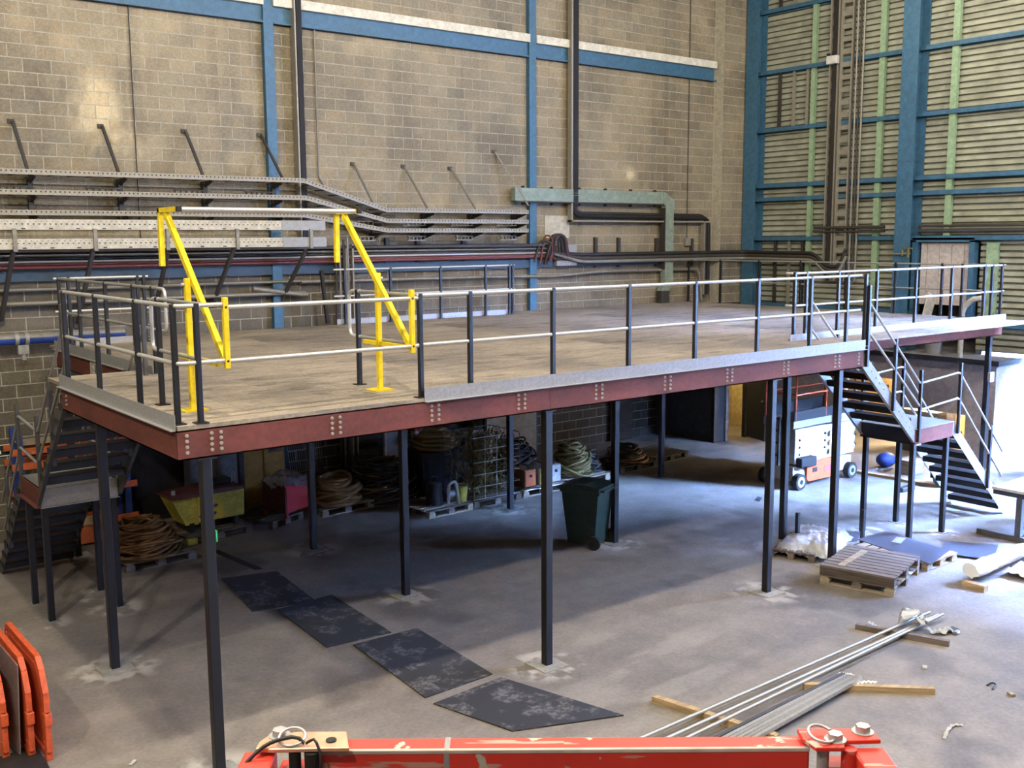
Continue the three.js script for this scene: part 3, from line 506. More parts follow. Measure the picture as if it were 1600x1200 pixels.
// ---------- stairs ----------
// built along +x from the deck edge in own axes: x downhill, z across (0 near side, -W far side), y up
function stairs(name, label, pos, turn, W, o) {
  const t = thing(name, label, 'stairs', pos, turn); t.local = true;
  const { y0, y1, run1, land, run2, n1, n2, sm, tm, hm } = o, str = (xa, ya, xb, yb, z) => { const d = 0.24; return prism([[xa, ya], [xa, ya - d], [xb, yb - d], [xb, yb]], 0.01).translate(0, 0, z - 0.005); };
  const slope1 = (y0 - y1) / run1, slope2 = y1 / run2, xl = run1, xr = run1 + land;
  for (const z of [0, -W]) {
    const s1 = part(t, 'stringer', [str(0, y0 + 0.02, run1, y1 + 0.02, z), bar([0, y0 - 0.225, z + (z ? 0.02 : -0.02)], [run1, y1 - 0.225, z + (z ? 0.02 : -0.02)], 0.05, 0.01)], sm), s2 = part(t, 'stringer', [str(xr, y1 + 0.02, xr + run2, 0.06, z), bar([xr, y1 - 0.225, z + (z ? 0.02 : -0.02)], [xr + run2, -0.16 + 0.06, z + (z ? 0.02 : -0.02)], 0.05, 0.01)].slice(0, 1), sm);
    const sp = []; for (let k = 1; k < n1; k++) for (const e of [0.04, 0.14]) sp.push([run1 * (k - 0.35) / n1 + e, y0 - slope1 * (run1 * (k - 0.35) / n1 + e) - 0.09, z + (z ? -0.006 : 0.006)]);
    const sq = []; for (let k = 1; k < n2; k++) for (const e of [0.04, 0.14]) sq.push([xr + run2 * (k - 0.35) / n2 + e, y1 - slope2 * (run2 * (k - 0.35) / n2 + e) - 0.09, z + (z ? -0.006 : 0.006)]);
    if (!z) { bolts(s1, sp, 'z', M.bolt, 0.011, 0.012); bolts(s2, sq, 'z', M.bolt, 0.011, 0.012); }
  }
  const tread = (x, y) => [bx(x - 0.02, x + 0.23, y - 0.006, y, -W + 0.01, -0.01), bx(x + 0.224, x + 0.23, y - 0.05, y, -W + 0.01, -0.01), bx(x - 0.02, x - 0.014, y - 0.10, y, -W + 0.01, -0.01), bx(x, x + 0.2, y - 0.07, y - 0.006, -0.016, -0.01), bx(x, x + 0.2, y - 0.07, y - 0.006, -W + 0.01, -W + 0.016)];
  for (let k = 1; k < n1; k++) part(t, 'tread', tread(run1 * (k - 0.5) / n1, y0 - (y0 - y1) * k / n1), tm);
  for (let k = 1; k < n2; k++) part(t, 'tread', tread(xr + run2 * (k - 0.5) / n2, y1 - y1 * k / n2), tm);
  part(t, 'landing_plate', bx(xl - 0.04, xr + 0.04, y1 - 0.006, y1 + 0.004, -W - 0.03, 0.03), o.pm || M.galvDull);
  part(t, 'landing_frame', [bx(xl, xr, y1 - 0.26, y1 - 0.006, 0, 0.012), bx(xl, xr, y1 - 0.26, y1 - 0.248, -0.06, 0)], o.f1); part(t, 'landing_frame', bx(xl, xr, y1 - 0.26, y1 - 0.006, -W - 0.012, -W), M.primer);
  part(t, 'landing_frame', [bx(xr - 0.012, xr, y1 - 0.26, y1 - 0.006, -W, 0)], o.f3 || M.primer); part(t, 'landing_frame', [bx(xl, xl + 0.012, y1 - 0.26, y1 - 0.006, -W, 0), bx(xl - 0.03, xl, y1 - 0.26, y1 - 0.25, -W, 0)], o.f2);
  for (const x of [xl + 0.07, xr - 0.07]) for (const z of [-0.06 * Math.sign(W), -W + 0.06 * Math.sign(W)]) { const l = part(t, 'leg', [rbox(0.08, y1 - 0.26, 0.08, 0.006, x, (y1 - 0.26) / 2, z)], M.black); part(l, 'base_plate', bx(x - 0.09, x + 0.09, 0, 0.01, z - 0.09, z + 0.09), M.galvDull); }
  const P = (x, y, h, z) => part(t, 'handrail_post', rbox(0.05, h, 0.05, 0.005, x, y + h / 2, z), hm);
  for (const z of [0.035, -W - 0.035]) {
    const e = z > 0;
    P(0.1, y0 - 0.26, e ? 1.25 : 1.0, z); P(run1 * 0.55, y0 - slope1 * run1 * 0.55 - 0.25, 1.15, z); P(run1 + 0.06, y1 - 0.22, 1.2, z); P(xr + 0.12, y1 - 0.22, 1.22, z); P(xr + run2 * 0.58, y1 - slope2 * run2 * 0.58 - 0.22, 1.15, z);
    const y = (x, h) => x < run1 ? y0 - slope1 * x + h : x < xr ? y1 + h : y1 - slope2 * (x - xr) + h;
    for (const h of [0.82, 0.38]) part(t, 'handrail', pipe([[0.1, y(0.1, h), z], [run1 + (0.98 - h) * 0.2, y(run1 - 0.001, h) - 0.06, z], [xr + 0.08, y1 + h + 0.02, z], [xr + run2 * 0.8, y(xr + run2 * 0.8, h), z]], 0.02, 8, 0.06), o.rm);
  }
  return t;
}
stairs('steel_staircase', 'bright steel staircase with landing going down at the right end of the deck', [10.66, 0, -0.06], 0, 1.0, { y0: Hd - 0.06, y1: 1.96, run1: 1.6, land: 1.17, run2: 2.15, n1: 7, n2: 9, sm: M.galv, tm: M.black, hm: M.black, rm: M.tubeRail, f1: M.primer, f2: M.black });
stairs('steel_staircase', 'dark staircase with landing going down in the notch at the left of the deck', [0.04, 0, -3.72], Math.PI / 2, -1.02, { y0: Hd - 0.06, y1: 1.85, run1: 1.6, land: 1.0, run2: 1.85, n1: 7, n2: 9, sm: M.grey, tm: M.black, hm: M.grey, rm: M.galvDull, f1: M.primer, f2: M.galv });
// ---------- services on the block wall ----------
const ZT = -9.22;                                       // front edge of the wall trays
{
  const tiers = [
    ['top', [[0.135,6.241,-9.22], [6.016,6.218,-9.22], [7.83,5.685,-9.22], [11.519,5.672,-9.22]]],
    ['middle', [[0.114,5.94,-9.22], [6.045,5.894,-9.22], [7.855,5.468,-9.22], [11.518,5.446,-9.22]]],
    ['bottom', [[0.092,5.633,-9.22], [5.992,5.567,-9.22], [7.85,5.276,-9.22], [11.517,5.219,-9.22]]]];
  for (const [w, p] of tiers) {
    const t = thing('cable_ladder', w + ' of three long cable ladders stepping down along the block wall', 'cable tray', [p[1][0], p[1][1], ZT]);
    for (let i = 0; i < 3; i++) {
      const a = p[i].slice(), b = p[i + 1].slice(); a[1] = (a[1]); if (i !== 1) { const y = (p[i][1] + p[i + 1][1]) / 2; a[1] = b[1] = i === 0 ? p[1][1] : p[2][1]; } else { a[1] = p[1][1]; b[1] = p[2][1]; }
      const off = (q, dz) => [q[0], q[1], q[2] + dz], s = part(t, 'side_rail', [bar(a, b, 0.012, 0.085), bar(off([a[0], a[1] + 0.04, a[2]], -0.01), off([b[0], b[1] + 0.04, b[2]], -0.01), 0.03, 0.006)], M.tray); part(t, 'side_rail', bar(off(a, -0.42), off(b, -0.42), 0.012, 0.085), M.trayDark);
      const n = Math.floor(Math.hypot(b[0] - a[0], b[1] - a[1]) / 0.3), gs = [], hs = []; for (let k = 0; k < n; k++) { const f = (k + 0.5) / n, x = a[0] + (b[0] - a[0]) * f, y = a[1] + (b[1] - a[1]) * f - 0.03; gs.push(bx(x - 0.02, x + 0.02, y - 0.01, y + 0.01, a[2] - 0.42, a[2])); }
      part(t, 'rungs', gs, M.trayDark, { kind: 'stuff' });
      const hn = Math.floor(Math.hypot(b[0] - a[0], b[1] - a[1]) / 0.075); for (let k = 0; k < hn; k++) { const f = (k + 0.5) / hn, x = a[0] + (b[0] - a[0]) * f, y = a[1] + (b[1] - a[1]) * f + 0.012; hs.push(bx(x - 0.012, x + 0.012, y - 0.012, y + 0.012, a[2] + 0.005, a[2] + 0.008)); }
      part(s, 'slots', hs, M.trayDark, { kind: 'stuff' });
    }
  }
  // stays from the wall down to the top ladder

  const stays = [[[1.056,7.065,-9.78], [1.102,6.251,-9.24]], [[2.492,7.069,-9.78], [2.558,6.237,-9.24]], [[3.964,7.066,-9.78], [4.046,6.23,-9.24]], [[5.433,7.078,-9.78], [5.602,6.219,-9.24]], [[7.425,6.616,-9.78], [7.59,5.721,-9.24]], [[8.629,6.609,-9.78], [8.864,5.685,-9.24]], [[9.819,6.612,-9.78], [10.1,5.685,-9.24]], [[11.022,7.02,-9.78], [11.536,5.829,-9.24]]];
  const ord = ['leftmost', 'second from the left', 'third from the left', 'fourth from the left, crossing the first blue column', 'fourth from the right', 'third from the right', 'second from the right', 'rightmost, reaching the second blue column'];
  stays.forEach(([a, b], i) => { const t = thing('tray_stay', 'slanting steel stay holding the cable ladders, ' + ord[i], 'stay', b); part(t, 'rod', bar(a, b, 0.05, 0.03), i < 4 ? M.trayDark : M.conduit); part(t, 'wall_foot', box(0.1, 0.07, 0.03, a[0] - 0.03, a[1], -9.785), M.trayDark); });
  // brackets under the ladders
  const br = [1.216, 2.69, 4.215, 5.574, 7.753, 9.014, 10.248, 11.46];
  const bo = ['leftmost', 'second', 'third', 'fourth', 'fifth', 'sixth', 'seventh', 'last'];
  br.forEach((x, i) => {
    const ys = i < 4 ? tiers.map((q) => q[1][1][1]) : tiers.map((q) => q[1][2][1]), t = thing('tray_bracket', 'black cantilever bracket under the cable ladders, ' + bo[i] + ' along the wall', 'bracket', [x, ys[2] - 0.2, -9.6]);
    part(t, 'upright', bx(x - 0.04, x + 0.04, ys[2] - 0.15, ys[0] - 0.05, -9.68, -9.6), M.trayDark);
    ys.forEach((y, k) => part(t, 'arm', prism([[0, -0.045], [-0.55, -0.045], [-0.55, -0.2], [-0.1, -0.09], [0, -0.07]], 0.03).rotateY(-Math.PI / 2).translate(x + 0.015, y, -9.24), M.trayDark));
    part(t, 'slotted_arm', [bar([x - 0.03, ys[0] - 0.3, -9.55], [x - 0.62, ys[0] - 0.3, -9.55], 0.04, 0.02), bar([x - 0.03, ys[0] - 0.22, -9.55], [x - 0.62, ys[0] - 0.22, -9.55], 0.04, 0.02), ...[0, 1, 2, 3, 4, 5].map((k) => box(0.02, 0.08, 0.03, x - 0.06 - k * 0.105, ys[0] - 0.26, -9.55))], i < 4 ? M.trayDark : M.tray);
    part(t, 'slotted_arm', [bar([x - 0.03, ys[2] - 0.2, -9.55], [x - 0.5, ys[2] - 0.2, -9.55], 0.04, 0.02), bar([x - 0.03, ys[2] - 0.12, -9.55], [x - 0.5, ys[2] - 0.12, -9.55], 0.04, 0.02), ...[0, 1, 2, 3, 4].map((k) => box(0.02, 0.08, 0.03, x - 0.06 - k * 0.1, ys[2] - 0.16, -9.55))], i < 4 ? M.trayDark : M.tray);
  });
}
{ // two pale perforated trays with struts
  const zf = -8.95;
  [['upper', 5.37, 6.291], ['lower', 5.058, 6.307]].forEach(([w, y, x1]) => {
    const t = thing('perforated_tray', w + ' pale perforated cable tray ending beside the yellow gate', 'cable tray', [1.5, y - 0.08, zf]);
    const f = part(t, 'face', bx(-1, x1, y - 0.085, y + 0.085, zf - 0.006, zf), M.cream); part(t, 'tray_bed', bx(-1, x1, y - 0.085, y - 0.075, zf - 0.35, zf - 0.006), M.trayDark);
    const hs = [], hb = []; for (let x = -0.9; x < x1 - 0.6; x += 0.085) { hs.push(bx(x, x + 0.028, y + 0.0, y + 0.016, zf, zf + 0.002), bx(x + 0.04, x + 0.055, y + 0.045, y + 0.055, zf, zf + 0.002)); } for (let x = -0.8; x < x1 - 1; x += 0.42) hb.push(bx(x, x + 0.06, y - 0.075, y - 0.055, zf, zf + 0.002));
    part(f, 'slots', hs, M.trayDark, { kind: 'stuff' }); part(f, 'drain_slots', hb, M.trayDark, { kind: 'stuff' });
    part(t, 'end_cover', bx(x1 - 0.9, x1, y - 0.09, y + 0.09, zf, zf + 0.012), M.galvDull);
  });
  const st = [[[0.758,5.02,-8.97], [0.644,3.818,-9.7]], [[1.983,4.988,-8.97], [1.861,3.699,-9.7]], [[3.23,4.898,-8.97], [3.22,3.916,-9.7]], [[4.453,4.963,-8.97], [4.317,3.963,-9.7]], [[5.882,4.901,-8.97], [5.693,3.931,-9.7]]];
  const vx = [0.766, 2.01, 3.227, 4.504, 5.976], yu = 5.305, yl = 4.939;
  st.forEach(([a, b], i) => { const t = thing('tray_strut', 'black slanting strut under the two pale perforated trays, ' + ['leftmost', 'second', 'third', 'fourth', 'last'][i] + ' from the left', 'strut', b); part(t, 'strut', bar(a, b, 0.06, 0.06), M.trayDark); part(t, 'hanger', bx(vx[i] - 0.03, vx[i] + 0.03, yl, yu, -8.945, -8.9), M.conduit); part(t, 'foot', box(0.12, 0.2, 0.06, b[0], b[1], -9.76), M.trayDark); });
}
{ // long horizontal runs above the dark blue rail
  const runs = [[396, 0.035, 'cable', 'black cable, topmost of the long wall run'], [402, 0.028, 'conduit', 'pale conduit below the black cable in the long wall run'], [407, 0.03, 'cable', 'second black cable of the long wall run'], [411, 0.026, 'galv', 'shiny conduit in the middle of the long wall run'], [415, 0.03, 'cableRed', 'upper dark red cable of the long wall run'], [419, 0.03, 'cableRed', 'lower dark red cable just over the blue rail']];
  const ys = [4.922, 4.866, 4.81, 4.76, 4.715, 4.665];
  runs.forEach(([_, r, m, l], i) => single('wall_cable', pipe([[-2, ys[i], -9.62 + (i % 2) * 0.05], [6.504, ys[i], -9.62 + (i % 2) * 0.05], [12.512, ys[i] + 0.02 * Math.sin(i * 3), -9.6]], r, 8, 0.3), M[m], l, 'cable'));
  single('cable_shelf', [bx(-2, 12.196, ys[0] + 0.05, ys[0] + 0.06, -9.79, -9.45), bx(-2, 12.196, ys[0] + 0.0, ys[0] + 0.06, -9.46, -9.45)], M.trayDark, 'thin dark shelf above the long run of wall cables', 'cable tray');
  // continuing bundle to the corner and round onto the cladding
  const yb = 4.71, yc = 4.691;
  [[0.0, 'cable', 'upper'], [-0.09, 'trayDark', 'middle'], [-0.17, 'conduit', 'lower']].forEach(([d, m, w], i) => single('wall_cable', pipe([[12.47,4.763,-9.55], [13.387, yb + d, -9.55], [18.2, yb + d, -9.45], [18.98, yb + d, -9.3], [18.98, yc + d, -7.017], [18.98, yc + d - 0.32, -6.668], [19.0, yc + d - 0.34, -6.311], [19.05, yc + d + 0.1, -6.131]], 0.045, 8, 0.2), M[m], w + ' of three thick dark cables running to the corner and onto the cladding', 'cable'));
  // unistrut uprights

  [[[14.042,4.757,-9.7], 'first right of the cable tangle'], [[14.815,4.747,-9.7], 'second right of the cable tangle'], [[16.147,4.73,-9.7], 'next to the pale duct drop'], [[17.466,4.714,-9.7], 'by the small junction box']].forEach(([p, w]) => single('wall_channel', bx(p[0] - 0.04, p[0] + 0.04, p[1] - 0.36, p[1] + 0.36, WZ, -9.72), M.trayDark, 'short upright channel behind the cables, ' + w, 'bracket'));
  [[[8.145,4.831,-9.7], 'left'], [[8.906,4.821,-9.7], 'middle'], [[10.11,4.806,-9.7], 'right']].forEach(([p, w]) => single('wall_channel', bx(p[0] - 0.05, p[0] + 0.05, p[1] - 0.3, p[1] + 0.3, WZ, -9.72), M.trayDark, 'short upright channel under the stepped down cable ladders, ' + w + ' one', 'bracket'));
  // cable tangle at the white panel
  const tg = thing('cable_tangle', 'tangle of black and red cables looping over the wall run by the white panel', 'cable', [12.669,4.402,-9.6]), c = [12.548,4.88,-9.55];
  rnd = mulberry(31); for (let i = 0; i < 9; i++) { const dx = rr(-0.35, 0.15), w = rr(0.12, 0.3), h = rr(0.2, 0.5); part(tg, 'cable', tube([[c[0] + dx - w, c[1] - 0.3 + rr(-0.1, 0.1), c[2]], [c[0] + dx - w * 0.4, c[1] + h * 0.6, c[2] + rr(0, 0.15)], [c[0] + dx + w * 0.5, c[1] + h * 0.5, c[2] + rr(0, 0.2)], [c[0] + dx + w + 0.1, c[1] - 0.25, c[2]], [c[0] + dx + w + 0.7, c[1] - 0.2 + rr(-0.05, 0.05), c[2]]], i % 3 === 1 ? 0.022 : 0.03, 6, 24), i % 3 === 1 ? M.cableRed : M.cable); }
  single('pull_box', bx(12.672, 13.293, 4.456, 4.936, WZ, -9.6), M.galvDull, 'grey pull box behind the cable tangle on the wall', 'box');
}
{ // pipes below the blue rail
  single('wall_pipe', pipe([[-2, 4.296, -9.66], [6.207, 4.296, -9.66]], 0.03), M.conduit, 'thin pale pipe just under the blue rail at far left', 'pipe');
  single('wall_pipe', pipe([[-2, 4.068, -9.62], [6.171, 4.068, -9.62]], 0.04), M.conduit, 'pale pipe below the thin pipe, behind the left guard rails', 'pipe');
  single('wall_pipe', pipe([[6.098,4.281,-9.66], [7.391,4.269,-9.66], [11.379,4.24,-9.66], [12.72,4.219,-9.66], [14.051,4.293,-9.66], [17.657,4.274,-9.66], [17.781,3.44,-9.66]], 0.04, 8, 0.2), M.conduit, 'long pale pipe running right and dropping near the block pier', 'pipe');
  single('wall_pipe', pipe([[5.06,4.18,-9.6], [6.059,4.033,-9.6], [6.197, 4.028 , -9.6]], 0.05), M.conduit, 'stub of pale pipe behind the last black strut', 'pipe');
  const y = 3.497, t = thing('large_pipe', 'thick blue and cream water pipe on brackets at far left', 'pipe', [0.8, y, -9.5]);
  part(t, 'pipe', new THREE.CylinderGeometry(0.1, 0.1, 3.7, 20).rotateZ(Math.PI / 2).translate(2.573 - 1.85, y, -9.5), M.rackBlue); part(t, 'cream_band', new THREE.CylinderGeometry(0.103, 0.103, 3.68, 20, 1, true, Math.PI * 0.04, Math.PI * 0.9).rotateZ(Math.PI / 2).translate(2.573 - 1.85, y, -9.5), M.conduit);
  for (const x of [0.805, 0.963]) part(t, 'clamp', new THREE.CylinderGeometry(0.112, 0.112, 0.06, 20).rotateZ(Math.PI / 2).translate(x, y, -9.5), M.galvDull);
  part(t, 'valve', [bx(0.806, 0.974, y - 0.25, y - 0.1, -9.5, -9.4), cyl([0.895, y - 0.35, -9.45], [0.895, y - 0.2, -9.45], 0.04)], M.galvDull);
}
{ // pale green duct
  const t = thing('cable_duct', 'pale green cable duct crossing the right of the block wall and dropping behind the deck', 'duct', [14, 4, -9.6]);
  const xa = 11.401, xb = 16.156, y1 = 6.236, y0 = 5.946, xd0 = 16.238, xd1 = 16.543;
  part(t, 'duct', [bx(xa, xb, y0, y1, -9.7, -9.55), bx(xa, xb, y1 - 0.09, y1 - 0.08, -9.55, -9.545), bx(xa, xb, (y0 + y1) / 2, (y0 + y1) / 2 + 0.008, -9.55, -9.545)], M.trunking); part(t, 'lower_edge', bx(xa, xb, y0 - 0.03, y0, -9.7, -9.53), M.trayDark);
  part(t, 'elbow', prism([[xb, y0], [xb, y1], [xb + 0.05, y1], [xd1 + 0.02, y1 - 0.2], [xd1 + 0.02, y0 - 0.15], [xd0, y0 - 0.15], [xd0, y0 - 0.05]], 0.17).translate(0, 0, -9.7), M.trunking);
  part(t, 'drop', [bx(xd0, xd1, 4.35, y0 - 0.15, -9.7, -9.54)], M.trunking); part(t, 'drop_edge', bx(xd0 - 0.03, xd0, 4.3, y0 - 0.1, -9.7, -9.53), M.trayDark);
  part(t, 'drop', prism([[xd0, 4.35], [xd1, 4.35], [xd1 + 0.02, 3.95], [xd1 - 0.12, 3.75], [xd0 - 0.12, 3.75], [xd0 + 0.02, 3.95]], 0.16).translate(0, 0, -9.7), M.trunking); part(t, 'drop', bx(xd0 - 0.12, xd1 - 0.12, 0, 3.75, -9.7, -9.54), M.trayDark);
  for (let k = 0; k < 6; k++) { const x = xa + 0.3 + k * (xb - xa - 0.5) / 5; part(t, 'clip', [bx(x - 0.012, x + 0.012, y1, y1 + 0.05, -9.7, -9.6), bx(x - 0.012, x + 0.012, y0 - 0.09, y0 - 0.03, -9.7, -9.6)], M.trayDark); }
}
{ // vertical runs
  const xv = 13.196, yb = 5.624, xr = 17.954, v = thing('cable_channel', 'black cable channel dropping from the roof and turning right under the duct', 'cable tray', [xv, yb, -9.6]);
  const p1 = [[xv, 12, -9.62], [xv, yb, -9.62], [xr, yb - 0.02, -9.62], [xr, 3.6, -9.62]];
  part(v, 'cable', pipe(p1, 0.055, 8, 0.25), M.blackMatt); part(v, 'cover', bx(xv - 0.055, xv + 0.1, yb + 0.2, 12, -9.7, -9.55), M.blackMatt); part(v, 'cable', pipe(p1.map(([x, y, z], i) => [x + (i < 2 ? 0.07 : -0.07), y + (i && i < 3 ? 0.07 : 0), z - 0.03]), 0.035, 8, 0.25), M.cable); part(v, 'edge_strip', [bx(xv - 0.11, xv - 0.06, yb - 0.14, 12, -9.7, -9.56), bx(xv - 0.11, xr, yb - 0.14, yb - 0.1, -9.7, -9.56), bx(xr - 0.2, xr - 0.16, 3.6, yb - 0.1, -9.7, -9.58)], M.tray);
  const xw = 6.16, w = thing('cable_channel', 'black and grey cable channel dropping beside the first blue column', 'cable tray', [xw, 6.2, -9.6]);
  part(w, 'cable', bx(xw - 0.01, xw + 0.1, 5.0, 12, -9.72, -9.58), M.blackMatt); part(w, 'edge_strip', [bx(xw - 0.06, xw - 0.03, 5.0, 12, -9.74, -9.57)], M.tray);
  single('conduit_pipe', pipe([[6.601, 12, -9.76], [6.62, 6.334, -9.76], [6.743, 6.138, -9.76]], 0.018, 6), M.conduit, 'thin pale conduit right of the black and grey cable channel', 'conduit');
  [[3.044, 'hanging down the wall above the left cable ladders', 0], [17.288, 'dropping to the small junction box near the pier', 1]].forEach(([x, l, k]) => single('drop_wire', cyl([x, 12, -9.77], [x, k ? 5.065 : 3.5, -9.77], 0.01, 6), M.cable, 'thin dark wire ' + l, 'cable'));
  single('junction_box', rbox(0.18, 0.2, 0.09, 0.01, 17.293, 4.982, -9.75), M.tray, 'small grey junction box at the end of the drop wire', 'box');
  single('wall_panel', bx(12.449, 13.202, 5.102, 5.624, WZ, -9.77), M.cream, 'white square panel on the block wall above the cable tangle', 'panel');
  single('switch_box', bx(18.296, 18.476, 4.483, 4.619, -9.5, -9.44), M.cream, 'tiny cream switch box on the block pier', 'box');
  // vertical group of conduits by the yellow gate
  for (let i = 0; i < 4; i++) single('conduit_pipe', pipe([[6.771 + i * 0.09, 5.0 + i * 0.05, -9.45], [6.771 + i * 0.09, 0.2, -9.45]], 0.025, 6), i % 2 ? M.conduit : M.trayDark, ['first', 'second', 'third', 'fourth'][i] + ' of four upright conduits by the wall behind the gate', 'conduit');
  const l = thing('cable_tray', 'upright slotted tray by the wall behind the yellow gate', 'cable tray', [7.075, 0.2, -9.5]), xl = 7.09;
  part(l, 'side_rail', bx(xl - 0.09, xl - 0.06, 0.2, 5.0, -9.55, -9.45), M.tray); part(l, 'side_rail', bx(xl + 0.06, xl + 0.09, 0.2, 5.0, -9.55, -9.45), M.tray); const gs = []; for (let y = 0.4; y < 5; y += 0.2) gs.push(bx(xl - 0.06, xl + 0.06, y, y + 0.05, -9.52, -9.5)); part(l, 'rungs', gs, M.trayDark, { kind: 'stuff' });
  single('wall_post', bar([6.365,4.496,-9.3], [6.47,3.461,-9.3], 0.06, 0.06), M.blackMatt, 'lone black leaning post by the wall left of the upright conduits', 'post');
  // emergency sign
  single('exit_sign', plate(0.42, 0.2, 0.02, [0.571, 1.605, -9.775]), print(168, 80, (c, w, h) => { c.fillStyle = '#e8e8e0'; c.fillRect(0, 0, w, h); c.fillStyle = '#15201a'; c.fillRect(6, 6, w - 12, h - 12); c.fillStyle = '#f0f0ea'; c.beginPath(); c.moveTo(96, 34); c.lineTo(128, 34); c.lineTo(118, 20); c.lineTo(132, 20); c.lineTo(152, 40); c.lineTo(132, 60); c.lineTo(118, 60); c.lineTo(128, 46); c.lineTo(96, 46); c.fill(); c.fillRect(30, 24, 12, 12); c.fillRect(28, 38, 26, 8); c.fillRect(34, 44, 10, 20); c.fillRect(48, 44, 8, 18); }), 'black exit sign with a white arrow on the wall at far left', 'sign', null, { uv: true });
}
// ---------- goods stored under the deck ----------
// pallet with its near left foot at (x, z), long side w along +x, depth d towards the wall (or turned)
function pallet(label, x, z, w, d, m, turn = 0, o = {}) {
  const t = thing('pallet', label, 'pallet', [x, o.y || 0, z], turn, o.group); t.local = true;
  const nb = o.boards || 7, bw = o.bw || d / nb * 0.78, r = mulberry(Math.floor(x * 97 + z * 31) + 5), mm = [m, o.m2 || m];
  for (let k = 0; k < 3; k++) { const zz = -0.05 - k * (d - 0.1) / 2; part(t, 'bottom_board', bx(0, w, 0, 0.02, zz - 0.05, zz + 0.05), mm[k % 2]); for (let i = 0; i < 3; i++) { const xx = 0.07 + i * (w - 0.14) / 2; part(t, 'block', bx(xx - 0.07, xx + 0.07, 0.02, 0.1, zz - 0.05, zz + 0.05), mm[(k + i) % 2]); } }
  for (let i = 0; i < 3; i++) { const xx = 0.07 + i * (w - 0.14) / 2; part(t, 'stringer_board', bx(xx - 0.05, xx + 0.05, 0.1, 0.12, -d, 0), mm[i % 2]); }
  for (let k = 0; k < nb; k++) { const zz = -bw / 2 - k * (d - bw) / (nb - 1); part(t, 'deck_board', bx(-0.01 + r() * 0.012, w + r() * 0.012, 0.12, 0.142, zz - bw / 2, zz + bw / 2), mm[r() > 0.5 ? 1 : 0]); }
  return t;
}
function coil(name, label, cat, c, R, H, n, r, m, seed, m2, spread = 1) {  // loose heap of looped hose or cable: countless loops, joined
  rnd = mulberry(seed); const t = thing(name, label, cat, c), A = [], B = [];
  for (let i = 0; i < n; i++) {
    const f = i / n, rad = R * (1 - 0.55 * f * f) * rr(0.72, 1), y = c[1] + r + H * f, ox = rr(-0.12, 0.12) * R * spread, oz = rr(-0.12, 0.12) * R * spread, tx = rr(-0.25, 0.25) * H / R * 1.2, tz = rr(-0.25, 0.25) * H / R * 1.2, pts = [], e = rr(0.7, 1), ph = rr(0, 6.28);
    for (let k = 0; k < 9; k++) { const a = ph + k / 9 * 6.283, q = rad * rr(0.86, 1.1), px = Math.cos(a) * q, pz = Math.sin(a) * q * e; pts.push([c[0] + ox + px, Math.max(c[1] + r, y + px * tx + pz * tz + rr(-0.02, 0.03)), c[2] + oz + pz]); }
    (rnd() > 0.8 && m2 ? B : A).push(tube(pts, r * rr(0.85, 1.15), 5, 26, 0.5, true));
  }
  part(t, 'loops', A, m, { kind: 'stuff' }); if (B.length) part(t, 'pale_loops', B, m2, { kind: 'stuff' }); return t;
}
pallet('grey pallet carrying the copper brown hose pile by the left stairs', 1.55, -6.8, 1.15, 1.1, M.woodGrey, 0.06);
coil('hose_pile', 'tangled heap of copper brown hoses on a pallet beside the left stairs', 'hoses', [1.95, 0.145, -7.3], 0.62, 0.52, 46, 0.018, M.copper, 3, M.hose);
pallet('dark pallet carrying the yellow tipping skip', 2.85, -7.63, 1.2, 1.2, M.woodDark, 0.07, { m2: M.woodGrey });
single('yellow_block', bx(2.83, 2.99, 0.02, 0.12, -7.68, -7.58), M.yellowDull, 'yellow painted block at the corner of the skip pallet', 'block');
{ // yellow skip with a dark red lid
  const t = thing('tipping_skip', 'yellow tipping skip with a dark red lid and black smudges on its front', 'skip', [3.4, 0.145, -8.2], 0.06); t.local = true;
  const s = prism([[-0.28, 0.16], [0.56, 0.16], [0.58, 0.62], [-0.28, 0.62]].map(([a, b]) => [a, b]), 0.62, 0.004).translate(0, 0, -0.31); part(t, 'body', s, M.yellowDull);
  const hp = part(t, 'hopper', prism([[-0.5, 0.14], [-0.28, 0.12], [-0.28, 0.6], [-0.72, 0.6]], 0.5, 0.004).translate(0, 0, -0.22), M.yellowDull);
  part(t, 'lid', prism([[-0.74, 0.62], [0.6, 0.62], [0.56, 0.68], [0.1, 0.70], [-0.3, 0.66], [-0.72, 0.65]], 0.7).translate(0, 0, -0.36), M.darkRed);
  part(t, 'front_print', plate(0.46, 0.3, 0.004, [-0.06, 0.34, 0.318]), print(160, 100, (c, w, h) => { c.fillStyle = '#b39a26'; c.fillRect(0, 0, w, h); c.fillStyle = '#1c1806'; for (const [x, y] of [[22, 30], [62, 26], [98, 28], [10, 74], [48, 70], [88, 72]]) { c.beginPath(); c.ellipse(x + 12, y, 18, 9, -0.2, 0, 7); c.fill(); c.fillRect(x + 4, y - 14, 6, 22); } }), { uv: true });
  for (const x of [-0.4, 0.42]) part(t, 'skid', bx(x - 0.04, x + 0.04, 0, 0.16, -0.3, 0.3), M.blackMatt);
  part(t, 'lid_box', rbox(0.45, 0.09, 0.3, 0.02, 0.25, 0.74, -0.1), M.blackMatt); part(t, 'hook', pipe([[0.5, 0.68, 0], [0.5, 0.86, 0], [0.56, 0.88, 0], [0.57, 0.74, 0]], 0.012, 6, 0.04), M.galvDull); part(t, 'lamp', cyl([-0.62, 0.66, 0.1], [-0.62, 0.73, 0.1], 0.035), M.galvDull);
}
pallet('dark pallet carrying the red bin', 4.38, -7.64, 0.85, 1.1, M.woodDark, 0.42, { m2: M.woodGrey });
